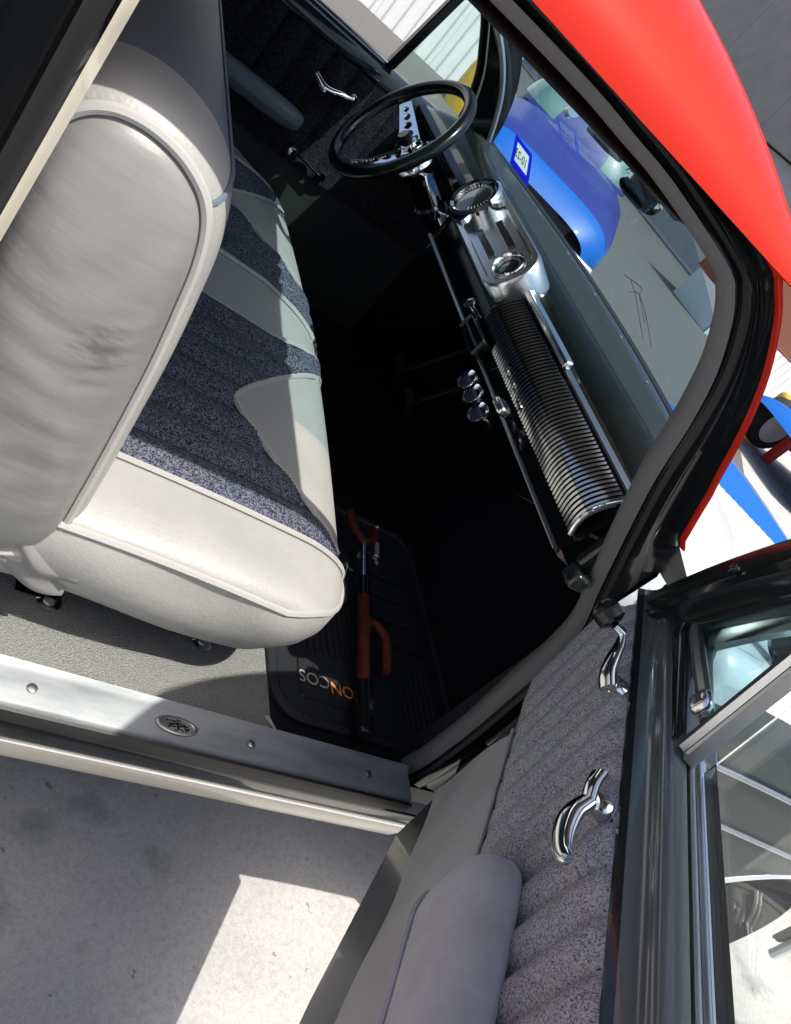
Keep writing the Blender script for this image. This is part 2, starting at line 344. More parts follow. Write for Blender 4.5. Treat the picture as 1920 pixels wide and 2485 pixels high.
# sill: plate, rubber, black lip, cream rocker
X0, X1 = -.58, .885
def strip(prof, x0=X0, x1=X1, n=24):
    gg = G(); gg.loft([[V(x0 + (x1 - x0) * i / n, y, z) for y, z in prof] for i in range(n + 1)], closed=False); return gg
sp = build('sill_plate', strip([(.012, -.04), (.010, -.004), (.004, .004), (-.002, .001), (-.008, -.001), (-.046, -.003), (-.050, -.006), (-.052, -.012)]), SILL, T)
build('rubber_seal', strip([(-.0515, -.013), (-.054, -.004), (-.0575, -.006), (-.0585, -.016), (-.057, -.028)]), RUB, sp)
build('sill_lip', strip([(-.0565, -.028), (-.0575, -.034), (-.053, -.046), (-.050, -.060), (-.044, -.074), (-.041, -.082), (-.032, -.100), (-.024, -.116), (-.0195, -.125)], x1=.98), BLACK, sp)
build('trim_line', strip([(-.0195, -.1245), (-.0205, -.1275), (-.0195, -.1300), (-.017, -.131)], x1=1.0), CHROME, sp)
build('rocker_panel', strip([(-.0155, -.131), (-.0175, -.136), (-.0165, -.148), (-.0125, -.165), (-.008, -.180), (-.003, -.188), (.006, -.194), (.03, -.196), (.05, -.12)], x1=1.0), CREAM, T)
g = G()
q = [V(.484 + .030 * math.cos(a), -.027 + .0125 * math.sin(a), .0) for a in np.linspace(0, 2 * math.pi, 32, endpoint=False)]
g.loft([[p + V(0, 0, -.004) for p in q], [p + V(0, 0, .0006) for p in q], [V(.484, -.027, 0) * .14 + p * .86 + V(0, 0, .0012) for p in q], [V(.484, -.027, 0) * .2 + p * .8 + V(0, 0, .0002) for p in q]], True, False, True)
em = build('emblem_plate', g, SATIN, sp)
g = G()
for i in range(70):
    a = random.uniform(0, 6.28); rr = random.uniform(0, .78) ** .6
    g.box((.484 + .022 * rr * math.cos(a), -.027 + .009 * rr * math.sin(a), .0005), (.0025, .0012, .0012))
o = build('emblem_relief', g, BLACKD, sp, smooth=False); o['kind'] = 'stuff'
for x in (.30, .595, .80):
    g = G(); g.lathe([(.006, -.004), (.006, .0008), (.004, .0018), (0, .002)], (x, -.026, 0), (0, 0, 1), 14); build('screw', g, SATIN, sp)
# seat bolts
for x, y in ((.317, .134), (.545, .148)):
    g = G(); g.lathe([(.017, -.004), (.017, .004), (.012, .006), (.010, .006), (.009, .014), (.004, .016)], (x, y, -.04), (0, 0, 1), 18)
    g.box((x - .02, y + .012, -.036), (.05, .03, .004)); build('seat_bolt', g, ALU, T)

# cushion -----------------------------------------------------------------
Y0, Y1 = .046, 1.41
def xfront(y):
    a, b = y - Y0, Y1 - y; x = .640 + .022 * math.sin(math.pi * min(1, max(0, a / (Y1 - Y0))))
    for d, R in ((a, .13), (b, .24)):
        if d < R: x -= R * .85 * (1 - math.sqrt(max(0, 1 - (1 - max(d, 0) / R) ** 2.2)))
    return x
XB = .12
def zone(x, y):
    if y < .158 or y > 1.285: return 0
    def tri(yc, h, xa):
        w = (x - xa) / (.62 - xa); return w > 0 and abs(y - yc) < h * w ** .8
    if tri(.375, .20, .440): return 0
    if tri(1.045, .17, .440): return 0
    ymid, hw = .69 - .02 * (x - .4), .088
    if abs(y - ymid) < hw * (1.0 if x < .52 else max(.25, 1 - (x - .52) * 5)): return 0
    return 1
def ctop(u, v, pleat=True):
    y = Y0 + (Y1 - Y0) * v; xf = xfront(y); x = XB + (xf - XB) * u
    df = (xf - x); dn = min(y - Y0, Y1 - y)
    z = .197 + .014 * math.sin(math.pi * v) + .008 * math.sin(math.pi * u)
    kc = min(1, max(0, min((y - Y0), (Y1 - y)) / .14)) ** .6
    d1 = .046 * kc * (1 - math.sqrt(max(0, 1 - (1 - df / .10) ** 2))) if df < .10 else 0
    d2 = .020 * (1 - math.sqrt(max(0, 1 - (1 - dn / .05) ** 2))) if dn < .05 else 0
    z -= (d1 ** 3 + d2 ** 3) ** (1 / 3)
    if pleat and zone(x, y): z += .014 * abs(math.sin(math.pi * (y - .158) / .066)) ** .6 - .006
    return V(x, y, z)
vm = lambda v: .3 * v + .7 * (3 * v * v - 2 * v ** 3)
um = lambda u: 1 - (1 - u) ** 1.5
g = G(); g.grid(lambda u, v: ctop(um(u), vm(v)), 110, 320, mfn=lambda u, v: (lambda p: zone(p[0], p[1]))(ctop(um(u), vm(v))))
rim = [ctop(u, 0) for u in np.linspace(0, 1, 40)] + [ctop(1, vm(v) ** 1.0) for v in np.linspace(0, 1, 220)[1:]] + [ctop(u, 1) for u in np.linspace(1, 0, 40)[1:]]
cxy = V(.3, .72, 0)
def skirt(k, z, out):
    r = []
    for i, p in enumerate(rim):
        a = rim[max(i - 1, 0)]; b = rim[min(i + 1, len(rim) - 1)]; t = b - a; nn = V(t[1], -t[0], 0); nn /= np.linalg.norm(nn) + 1e-9
        q = p + nn * out; q[2] = z if k else p[2]; r.append(q)
    return r
rows = [skirt(0, 0, 0)]
for zz, oo in ((.168, .004), (.14, .006), (.11, .002), (.085, -.008), (.06, -.022), (.035, -.052), (.02, -.085)):
    r = skirt(1, zz, oo)
    if zz > .15:
        for a, b in zip(r, rows[0]): a[2] = min(zz, b[2] - .008)
    for p in r: p += V(0, .004 * math.sin(p[0] * 21 + zz * 30) * (1 if p[1] < .3 else 0), 0)
    rows.append(r)
g.loft(rows, closed=False, mi=0)
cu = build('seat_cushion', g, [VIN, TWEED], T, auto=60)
g = G(); g.tube([p + V(0, -.001, .002) for p in rim], .0048, 6); build('piping', g, WELT, cu)
g = G(); g.tube([ctop(u, (.158 - Y0) / (Y1 - Y0), False) + V(0, 0, .003) for u in np.linspace(.05, 1, 60)], .004, 6)
g.tube([ctop(u, (1.285 - Y0) / (Y1 - Y0), False) + V(0, 0, .003) for u in np.linspace(.05, 1, 60)], .004, 6)
def onC(x, y):
    v = (y - Y0) / (Y1 - Y0); return ctop(min(1, max(0, (x - XB) / (xfront(y) - XB))), v, False) + V(0, 0, .003)
for yc, h in ((.375, .20), (1.045, .17)):
    pth = [onC(.44 + .18 * w, yc + sg * h * w ** .8) for sg, ws in ((-1, np.linspace(1, 0.0, 24)), (1, np.linspace(0.02, 1, 24))) for w in ws]
    g.tube(pth, .0045, 6)
for sg in (-1, 1):
    g.tube([onC(x, .69 - .02 * (x - .4) + sg * .088 * (1.0 if x < .52 else max(.25, 1 - (x - .52) * 5))) for x in np.linspace(.2, .64, 50)], .0045, 6)
build('seam_welt', g, WELT, cu)
g = G(); y = .158 + .066
while y < 1.27:
    seg = []
    for x in np.linspace(.2, .63, 90):
        if zone(x, y + .001) and zone(x, y - .001): seg.append(ctop((x - XB) / (xfront(y) - XB), (y - Y0) / (Y1 - Y0), False) + V(0, 0, -.0045))
        elif len(seg) > 3: g.tube(seg, .0016, 5); seg = []
    if len(seg) > 3: g.tube(seg, .0016, 5)
    y += .066
build('pleat_seam', g, DARKT, cu)
# rear lower end flap, wrinkled
def flap(u, v):
    x = .17 + .12 * u; z = .075 + .095 * v
    y = .056 - .012 * math.sin(math.pi * v) + .006 * math.sin(x * 90 + v * 5) * math.sin(math.pi * v) + .004 * math.sin(v * 14 + x * 40)
    return V(x, y, z + .01 * math.sin(u * 6))
g = G(); g.grid(flap, 40, 24); build('end_flap', g, VINW, cu, auto=70)

# backrest ----------------------------------------------------------------
prof = [(.062, .566), (.078, .581), (.098, .587), (.121, .586), (.143, .579), (.163, .566), (.177, .546), (.188, .515), (.196, .478), (.208, .414), (.219, .336), (.231, .236),
        (.236, .165), (.220, .128), (.180, .112), (.14, .112), (.112, .14), (.098, .21), (.082, .29), (.068, .36), (.056, .43), (.051, .49), (.053, .54)]
pr = np.array([p for p in cr([(a, b, 0) for a, b in prof], 8, True)])[:, :2]
cen = np.array([.150, .36])
PN = len(pr)
tang = np.roll(pr, -1, 0) - np.roll(pr, 1, 0); nor = np.stack([-tang[:, 1], tang[:, 0]], 1); nor /= np.linalg.norm(nor, axis=1)[:, None]
if ((pr - cen) * nor).sum() < 0: nor = -nor
def bring(y, off): return [V(pr[i][0] + nor[i][0] * off, y, pr[i][1] + nor[i][1] * off) for i in range(PN)]
ys = [.05, .054, .066, .08, .10, .125, .16] + list(np.linspace(.2, 1.3, 24)) + [1.33, 1.36, 1.38, 1.39]
offs = []
for y in ys:
    d = min(y - .05, 1.39 - y); offs.append(.006 + .020 * math.sqrt(max(0, 1 - (1 - min(d, .07) / .07) ** 2)))
def bz(i, j):
    y = ys[i]; p = pr[j]
    front = nor[j][0] > .55
    if y < .115 or y > 1.32: return 0
    if front and p[1] < .50: return 1
    return 2 if (y > .115) else 0  # past the near border: shaded copy of the grey vinyl
g = G(); g.loft([bring(y, o_) for y, o_ in zip(ys, offs)], True, False, True, mfn=bz)
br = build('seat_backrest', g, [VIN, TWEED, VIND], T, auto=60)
wr = lambda x, z: (.0022 * math.sin(z * 46 + x * 26 + 2.6 * math.sin(z * 9 + x * 14)) * max(0, min(1, (.50 - z) * 4)) * max(.2, min(1, 1.6 - (x - .06) * 9)) + .0006 * math.sin(z * 120 - x * 60 + 3 * math.sin(z * 23 + x * 30)) + .0012 * math.exp(-((x - .16) ** 2 + (z - .42) ** 2) / .0012) * math.sin(z * 320 - x * 120))
g = G(); rings = []
for k in np.linspace(1, 0, 34):
    yy = .050 - .042 * max(0, 1 - k ** 2.1) ** .62
    rings.append([V(cen[0] + (p[0] - cen[0]) * k, 0, cen[1] + (p[1] - cen[1]) * k) for p in pr])
    for q in rings[-1]: q[1] = yy + wr(q[0], q[2]) * (1 - k ** 4)
g.loft(rings, True, False, True); build('end_panel', g, VINW, br, auto=80)
g = G(); g.tube([V(p[0] + n_[0] * .004, .0485, p[1] + n_[1] * .004) for p, n_ in zip(pr, nor)], .0052, 8, closed=True, up=(0, 1, 0)); build('piping', g, WELT, br)
kk = 5 * 8 + 2
g = G(); g.tube([V(pr[kk][0] + nor[kk][0] * (o_ + .001), y, pr[kk][1] + nor[kk][1] * (o_ + .001)) for y, o_ in zip(ys, offs)], .0028, 6, up=(0, 0, 1)); build('top_seam', g, VIND, br)

# cab rear wall, far cab side, headliner
g = G()
g.grid(lambda u, v: V(-.14, .0 + 1.46 * u, -.05 + .9 * v), 2, 2)
build('cab_rear_wall', g, BLACKD, T)
g = G(); g.grid(lambda u, v: V(-.15 + .80 * u, .03 + 1.38 * v, .80 + .05 * math.sin(math.pi * v)), 10, 12); build('headliner', g, HEAD, T)

# B pillar jamb (rear edge of the door opening) : profile in plan (x,y), extruded up with slight curve at the foot
def pill(z):
    return 0.0 if z > .42 else .0
bp = [(.03, .10), (.046, .045), (.0575, .022), (.053, .012), (.0475, .000), (.044, -.004), (.043, -.02), (.037, -.030), (.028, -.034), (.025, -.026), (.010, -.030), (-.004, -.046), (-.012, -.056), (-.022, -.060), (-.04, -.064), (-.10, -.066), (-.35, -.068)]
zs = [-.012, .01, .03, .06, .1, .2, .3, .4, .45, .5, .55, .6, .65, .7, .76, .81, .84]
def xoff(z):
    return (.10 * (1 - max(z, 0) / .10) ** 2 if z < .10 else 0) - (.25 * ((z - .72) / .1) ** 2 if z > .72 else 0)
mids = [2, 2, 1, 1, 0, 0, 3, 3, 0, 0, 0, 0, 0, 0, 4, 4]
g = G(); g.loft([[V(x + xoff(z), y, z) for x, y in bp] for z in zs], closed=False, mfn=lambda i, j: mids[j])
build('rear_door_jamb', g, [BLACK, CREAM, WIND, RUB, RED], T)
for y, z in ((-.040, .505), (-.040, .36)):
    g = G(); g.lathe([(.011, -.004), (.011, .002), (.007, .006), (0, .007)], (.0115, -.034, z), (.3, -1, 0), 14); build('striker_bolt', g, CHROME, T)

# A pillar + roof rail around the opening -------------------------------------
inner = [(.905, -.03), (.9105, .02), (.905, .12), (.890, .225), (.880, .30), (.858, .372), (.811, .441), (.750, .535), (.709, .602), (.675, .671), (.642, .724), (.605, .764), (.577, .785), (.549, .796), (.447, .809), (.386, .812), (.331, .814), (.242, .813), (.12, .81), (.0, .80), (-.10, .76)]
ip = np.array(cr([(a, b, 0) for a, b in inner], 6))[:, :2]
tg_ = np.gradient(ip, axis=0); tg_ /= np.linalg.norm(tg_, axis=1)[:, None]
no_ = np.stack([-tg_[:, 1], tg_[:, 0]], 1)             # must point out of the opening
if (no_[30] * np.array([1, 1])).sum() < 0: no_ = -no_
def rail(sections, mids, name, mats, parent=T, rngi=None):
    g = G(); idx = range(len(ip)) if rngi is None else rngi
    g.loft([[V(ip[i][0] + no_[i][0] * (d(i) if callable(d) else d), y, ip[i][1] + no_[i][1] * (d(i) if callable(d) else d)) for d, y in sections] for i in idx], closed=False, mfn=lambda i, j: mids[j])
    return build(name, g, mats, parent, auto=50)
rail([(.020, .055), (.008, .044), (.001, .034), (-.003, .027), (-.003, .019), (.002, .012), (.007, .008)], [0] * 6, 'windlace', WIND)
def wid(i):
    z = ip[i][1]; x = ip[i][0]
    if x < .56 and z > .7: return .024 + .009 * max(0, min(1, (x - .42) / .12))
    if z > .53: return .033 + .032 * min(1, max(0, (.80 - z)) / .2)
    return .065 + .05 * min(1, (.53 - z) / .07)
rail([(.006, .009), (.010, .010), (.013, .006), (.016, .000), (lambda i: .016 + .2 * (wid(i) - .016), -.003), (lambda i: .016 + .35 * (wid(i) - .016), .003), (lambda i: .016 + .55 * (wid(i) - .016), .002), (lambda i: .016 + .75 * (wid(i) - .016), -.004), (wid, -.008)], [0, 0, 1, 0, 2, 0, 0, 0], 'front_door_jamb', [BLACK, RUB, BLACKD])
# red outer edge of roof and pillar
jr = [i for i in range(len(ip)) if ip[i][1] > .52]
rail([(wid, -.0075), (lambda i: wid(i) + .001, -.013), (lambda i: wid(i) + .004, -.015), (lambda i: wid(i) + .0065, -.011), (lambda i: wid(i) + .0075, .0), (lambda i: wid(i) + .006, .04)], [0] * 5, 'drip_rail', RED, rngi=jr)
def roofz(x, y):
    u = (y - .71) / .735; v = (x - .18) / .47
    a = max(0, 1 - abs(u) ** 5); b = max(0, 1 - abs(v) ** 3.0)
    return .828 + .122 * math.sqrt(a) * b ** .62
def roofp(u, v):
    a = -math.cos(math.pi * u); b = -math.cos(math.pi * v)
    y = .71 + .735 * a; x = .18 + .47 * b
    return V(x + (.09 * (max(0, y) / 1.4) ** 2 - .01) * max(0, b), y, roofz(x, y))
g = G(); g.grid(roofp, 70, 60); build('roof', g, RED, T, auto=70)

# windshield ------------------------------------------------------------------
def wbase(y): return V(1.080 - .28 * (y - .71) ** 2, y, .570)
def whead(y): return V(.612 + .10 * (max(0, y) / 1.3) ** 2, y, .806)
def wsp(u, v):
    y = .20 + 1.16 * v; a = wbase(y); b = whead(y); p = a + (b - a) * u
    return p + V(.035, 0, .02) * math.sin(math.pi * u)
g = G(); g.grid(wsp, 10, 24); ws = build('windshield', g, GLW, T)
g = G(); g.tube([wsp(0.01, v) for v in np.linspace(0, 1, 40)], .013, 8); build('rubber_seal', g, RUB, ws)
g = G(); g.tube([wsp(u, 1) + V(0, .006, 0) for u in np.linspace(0, 1, 20)], .013, 8)
g.tube([wsp(.99, v) for v in np.linspace(0, 1, 40)], .014, 8); build('frame_seal', g, DASH, ws)
g = G(); g.tube([wsp(0.0, v) + V(-.016, 0, .004) for v in np.linspace(0, 1, 40)], .007, 6); g.tube([wsp(u, .99) + V(-.012, -.006, 0) for u in np.linspace(0, .95, 20)], .007, 6); build('bright_moulding', g, SATIN, ws)
# registration sticker on the lower driver corner (flat label, reads from outside: mirrored here)
def stk(u, v): # u up, v across
    y = 1.250 - .095 * v; uu = .075 + .19 * u
    f = (y - .20) / 1.16; return wsp(uu, f) + V(-.004, 0, -.003)
g = G(); g.grid(stk, 25, 25); g.f = [f for k, f in enumerate(g.f) if not (6 <= k // 25 <= 20 and 4 <= k % 25 <= 20)]; g.m = g.m[:len(g.f)]; stc = build('inspection_sticker', g, STICK, ws)
g = G(); g.grid(lambda u, v: stk(.24 + .60 * u, .16 + .68 * v), 4, 4); build('sticker_label', g, STICW, ws)
ctr = stk(.54, .50) + V(-.002, 0, -.0012); rt = stk(.5, .0) - stk(.5, 1.0); up = stk(1, .5) - stk(0, .5)
text('sticker_text', '10-23', .027, ctr, rt, up, INK, ws)
# rear view mirror
g = G(); g.tube([(.80, .70, .80), (.775, .66, .795), (.765, .60, .785)], .006, 8); arm = None
mirr = thing('x', (0, 0, 0), 'x', 'x') if False else None
gm = G()
def mell(u, v):
    a = u * math.pi; b = v * 2 * math.pi; ax = V(.12, -.95, .05); ax /= np.linalg.norm(ax); nb = V(-.9, -.2, -.1); nb /= np.linalg.norm(nb); w = np.cross(ax, nb)
    se = lambda t, p: math.copysign(abs(t) ** p, t)
    return V(.755, .475, .778) + ax * .052 * se(math.cos(a), .6) + w * .021 * se(math.sin(a), .6) * se(math.cos(b), .7) + nb * .012 * se(math.sin(a), .6) * se(math.sin(b), .7)
gm.grid(mell, 24, 20, mfn=lambda u, v: 1 if (v < .2 or v > .8) else 0); mo = build('rearview_mirror', gm, [CHROME, BLACK], T, auto=60)
build('mirror_arm', g, BLACK, mo)
g = G(); g.tube([(.735, .545, .783), (.79, .68, .776), (.83, .83, .772)], .0055, 8); build('mirror_rod', g, BLACKD, mo)
g = G(); g.lathe([(.012, 0), (.012, .05), (.009, .06)], (.80, .86, .775), (.25, .55, -.1), 16); g.lathe([(.004, .05), (.004, .09)], (.80, .86, .775), (.25, .55, -.1), 10); build('visor_bracket', g, CHROME, T)
g = G()
for k in range(3):
    a0 = V(1.02 - .03 * k, .56 - .06 * k, .63 - .01 * (k % 2)); pts = cr([a0, a0 + V(-.03, .03, .025), a0 + V(.0, .08 + .02 * k, .03), a0 + V(-.01, .13, .02 + .02 * (k % 2))], 8); g.tube(pts, .0006, 5)
build('antenna_wire', g, BLACKD, T)

# dashboard -------------------------------------------------------------------
def dcol(j): return 0 if j < 5 else (2 if j < 17 else 0)
def dprof(y):
    wb = wbase(y)[0]; e = min(1, max(0, (y - .06) / .16)); e2 = min(1, max(0, (1.40 - y) / .16)); ee = math.sqrt(max(0, 1 - (1 - min(e, e2)) ** 2))
    xc = .84 + .028 * ee; zc = .548 + .033 * ee
    k = min(1, max(0, (y - .88) / .06)); L2 = lambda a, b: (a[0] + (b[0] - a[0]) * k, a[1] + (b[1] - a[1]) * k)
    bl = lambda x, z: (x, .541 + (z - .541) * ee)
    return [L2((.800, .425), (.83, .500)), L2((.768, .432), (.80, .506)), L2((.765, .445), (.793, .512)), L2((.775, .47), (.79, .52)), (.785, .53), (.797, .541), (.804, .540), bl(.808, .553), bl(.816, .566), bl(.828, .577), bl(.843, .584), bl(.858, .587), bl(.870, .585), bl(.877, .580), bl(.881, .571), bl(.886, .580), bl(.91, .587), bl(.95, .590), (wb - .045, .580), (wb - .03, .567), (wb + .02, .560)]
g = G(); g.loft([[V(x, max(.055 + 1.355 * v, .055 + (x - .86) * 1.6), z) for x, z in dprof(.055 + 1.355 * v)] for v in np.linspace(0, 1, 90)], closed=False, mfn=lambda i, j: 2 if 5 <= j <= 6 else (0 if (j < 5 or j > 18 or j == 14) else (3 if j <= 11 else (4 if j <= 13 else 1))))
dsh = build('dashboard', g, [BLACK, DASH, DASHD, PAD, MINT], T, auto=44)
g = G(); g.tube([(.762, .06, .437), (.762, .5, .438), (.762, .885, .440)], .0035, 8); build('lower_trim_strip', g, SATIN, dsh)
for y in np.linspace(.15, 1.2, 8):
    g = G(); p = wbase(y); g.lathe([(.004, 0), (.004, .002), (0, .0035)], (p[0] - .037, y, .579), (-.2, 0, 1), 8); build('screw', g, CHROME, dsh)
# ribbed speaker grille : curved panel with ribs
GY0, GY1 = .070, .545
def gcurve(s): # s 0 bottom -> 1 top
    a = s * 1.25; return V(.772 - .022 * math.sin(math.pi * (s * .9 + .05)) + .020 * s, 0, .462 + .078 * s)
g = G(); g.loft([[gcurve(s) + V(.004, y, 0) for s in np.linspace(0, 1, 12)] for y in (GY0, GY1)], closed=False); gr = build('ribbed_grille', g, BLACK, T)
RIBM = mat('dark_rib_metal', (.40, .41, .41), .16, metal=1)
ribg = G(); ribg.tube([gcurve(s) for s in np.linspace(0, .97, 14)], .0032, 6, up=(0, 1, 0))
r0 = None; NR = 58
for k in range(NR):
    y = GY0 + .006 + (GY1 - GY0 - .012) * k / (NR - 1)
    if r0 is None: r0 = build('rib', ribg, RIBM, gr); o = r0
    else: o = r0.copy(); COL.objects.link(o)
    o.location = (0, y, 0)
g = G(); g.tube([gcurve(s) + V(-.002, GY0 - .003, 0) for s in np.linspace(0, 1, 14)], .004, 8, up=(0, 1, 0)); build('end_trim', g, CHROME, gr)
g = G(); g.box((.797, (GY0 + GY1) / 2, .545), (.014, GY1 - GY0 + .01, .005), ((1, 0, .25), (0, 1, 0), (-.25, 0, 1))); build('top_trim', g, SATIN, gr, bevel=.0015)
g = G(); g.box((.788, .450, .553), (.016, .225, .014), ((1, 0, .35), (0, 1, 0), (-.35, 0, 1))); build('chrome_bar', g, ALU, T, bevel=.004)
# gauge cluster ----------------------------------------------------------------
gn = V(-.90, -.03, .44); gn /= np.linalg.norm(gn); gy = V(0, 1, 0); gy -= gn * (gy @ gn); gy /= np.linalg.norm(gy); gz = np.cross(gn, gy); gz = gz if gz[2] > 0 else -gz
GC = V(.752, .690, .556)
def gp(a, b, d): return GC + gy * a + gz * b + gn * d
def rr(hw, hh, r, d, n=8):
    out = []
    for cx, cy, a0 in ((hw - r, hh - r, 0), (-hw + r, hh - r, 90), (-hw + r, -hh + r, 180), (hw - r, -hh + r, 270)):
        for k in range(n + 1):
            a = math.radians(a0 + 90 * k / n); out.append(gp(cx + r * math.cos(a), cy + r * math.sin(a), d))
    return out
g = G(); g.loft([rr(.155, .052, .042, -.05), rr(.155, .052, .042, .004), rr(.151, .048, .040, .010), rr(.141, .040, .034, .010), rr(.138, .037, .032, .002)], True, True, True); gc = build('gauge_cluster', g, ALU, T, auto=40)
def gauge(a, r, out):
    g = G(); o = gp(a, 0, 0); g.lathe([(r, -.01), (r, out), (r * .9, out + .006), (r * .80, out + .002), (r * .78, out - .004)], o, gn, 32); x = build('gauge_bezel', g, CHROME, gc)
    g = G(); g.lathe([(r * .79, out - .003), (r * .5, out - .0005), (0, out + .001)], o, gn, 32); build('gauge_face', g, GAUGE, gc)
    g = G()
    for k in range(24):
        t = math.radians(-130 + 260 * k / 23); d = gy * math.sin(t) + gz * math.cos(t); g.box(o + d * r * .62 + gn * (out + .0003), (.0012, r * .12, .001), (np.cross(gn, d), d, gn))
    x = build('dial_marks', g, STICW, gc, smooth=False); x['kind'] = 'stuff'
gauge(.098, .050, .022); gauge(-.108, .030, .005)
for b in (.018, -.018):
    g = G(); g.box(gp(-.018, b, .003), (.085, .013, .004), (gy, gz, gn)); build('vent_slot', g, GAUGE, gc, bevel=.001)
# knobs, switches
for y, z in ((.392, .427), (.357, .427), (.316, .424)):
    g = G(); g.lathe([(.005, -.03), (.005, 0), (.016, .002), (.0175, .006), (.0165, .010), (.008, .0125), (0, .013)], (.725, y, z), (-1, 0, .25), 22); build('control_knob', g, CHROME, T)
g = G(); g.lathe([(.004, -.03), (.004, 0), (.010, .003), (.010, .006), (0, .012)], (.725, .543, .479), (-1, 0, .3), 18); build('small_knob', g, CHROME, T)
g = G(); g.box((.752, .508, .452), (.02, .085, .030)); sw = build('switch_panel', g, BLACK, T, bevel=.002)
g = G(); g.box((.741, .508, .452), (.003, .07, .003)); g.box((.741, .468, .452), (.003, .003, .026)); g.box((.741, .548, .452), (.003, .003, .026)); build('switch_trim', g, SATIN, sw)
g = G(); g.box((.742, .318, .452), (.022, .034, .014)); build('latch_knob', g, ALU, T, bevel=.005)
g = G(); g.box((.80, .038, .50), (.04, .02, .11)); g.box((.79, .025, .435), (.03, .03, .025)); build('dash_bracket', g, GREENBLK, T, bevel=.006)
# steering column and wheel
wc = V(.6772, 1.125, .5135); wn = V(-.887, -.016, .462); wn /= np.linalg.norm(wn)
g = G(); wc = wc - wn * .05; e_ = wc - wn * .36
g.lathe([(.024, .36), (.038, .340), (.042, .330), (.042, .312), (.033, .30), (.031, .235), (.037, .23), (.037, .21), (.027, .205), (.024, .17), (.030, .165), (.030, .15), (.018, .14), (.016, -.25)], e_, wn, 24)
sc_ = build('steering_column', g, CHROME, T)
# levers
g = G(); a = wc - wn * .14; g.tube(cr([a, a + V(.01, -.05, .02), a + V(.035, -.12, .05)], 8), .005, 8); build('shift_lever', g, CHROME, sc_)
a = wc - wn * .175 + V(0, -.065, .005); g = G(); g.lathe([(.004, -.05), (.006, -.02), (.013, .0), (.016, .018), (.012, .034), (0, .042)], a, (.1, -.1, 1), 18); build('shift_knob', g, BLUEK, sc_)
g = G(); a = wc - wn * .12; g.tube(cr([a, a + V(-.02, .07, .0), a + V(-.03, .17, .01)], 8), .004, 8); g.lathe([(.014, 0), (.014, .006), (0, .010)], a + V(-.03, .17, .01), -wn * 0 + V(-.8, -.3, .5), 16); build('turn_signal_lever', g, CHROME, sc_)
wc = wc + wn * .05; wu = np.cross(wn, V(0, 0, 1)); wu /= np.linalg.norm(wu); wv = np.cross(wu, wn); wv = wv if wv[2] > 0 else -wv
WR = .148
g = G(); g.tube([wc + WR * (math.cos(t) * wu + math.sin(t) * wv) for t in np.linspace(0, 2 * math.pi, 64, endpoint=False)], .0135, 12, closed=True, up=wn)
sw_ = build('steering_wheel', g, KNOB, T, auto=80)
for an in (14, 264, 140):
    d = wu * math.cos(math.radians(an)) + wv * math.sin(math.radians(an)); pdir = np.cross(wn, d); g = G()
    def sp_(r, w, h): return [wc + d * r + pdir * w * s + wn * (h + t) for s, t in ((-1, -.0015), (1, -.0015), (1, .0015), (-1, .0015))]
    # spoke as a plate with round holes: build ring-strips between holes
    cs = [(.050, .0105), (.074, .0092), (.096, .008), (.115, .0065)]; rs = np.linspace(.028, WR - .004, 70)
    for s in (-1, 1):
        top = []
        for r in rs:
            w = .024 - .012 * (r - .028) / (WR - .03); hh = .046 * (r / WR) ** 1.6
            inn = 0
            for c_, q in cs:
                if abs(r - c_) < q: inn = math.sqrt(q * q - (r - c_) ** 2)
            top.append([wc - wn * .05 + d * r + pdir * s * x + wn * (hh + t) for x, t in ((inn, -.002), (w, -.002), (w, .002), (inn, .002))])
        g.loft(top, True, True, True)
    build('spoke', g, CHROME, sw_, auto=30)
g = G(); g.lathe([(.034, -.03), (.034, .0), (.030, .010), (.024, .012), (.022, .020), (.012, .024), (0, .025)], wc - wn * .05, wn, 28); build('hub', g, CHROME, sw_)
g = G()
for k in range(6):
    t = k * math.pi / 3; g.lathe([(.004, .0), (.004, .016), (0, .017)], wc - wn * .05 + .027 * (math.cos(t) * wu + math.sin(t) * wv), wn, 8)
g.lathe([(.016, .02), (.016, .034), (.012, .038), (0, .038)], wc - wn * .05, wn, 20); build('horn_button', g, BLACK, sw_)
# pedals deep in the footwell
for y in (.95, 1.08):
    g = G(); g.box((1.05, y, .07), (.02, .06, .07), ((1, 0, .6), (0, 1, 0), (-.6, 0, 1))); g.tube([(1.06, y, .08), (1.2, y, .3)], .008, 6); build('pedal', g, RUB, T, bevel=.004)

# driver's door (far side) --------------------------------------------------------
FY = 1.405
g = G()
def fdoor(u, v):
    x = -.14 + 1.18 * u; z = .242 + .26 * v
    return V(x, FY - .003 - .012 * abs(math.sin(math.pi * x / .062)) ** .6, z)
g.grid(fdoor, 220, 4, mi=0)
fd = G(); fd.grid(lambda u, v: V(-.14 + 1.18 * u, FY, -.05 + .29 * v), 10, 4)
dd = build('driver_door', fd, DGREEN, T)
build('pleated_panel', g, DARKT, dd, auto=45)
g = G(); g.loft([[V(x, y, z) for y, z in ((FY, .500), (FY - .008, .503), (FY - .010, .515), (FY + .0, .535), (FY + .03, .545), (FY + .05, .543), (FY + .06, .5))] for x in np.linspace(-.14, 1.06, 12)], closed=False); build('window_ledge', g, GREENBLK, dd)
g = G(); g.tube([(-.14, FY + .028, .549), (.685, FY + .028, .549)], .006, 8, flat=.6); build('ledge_strip', g, SATIN, dd)
g = G()
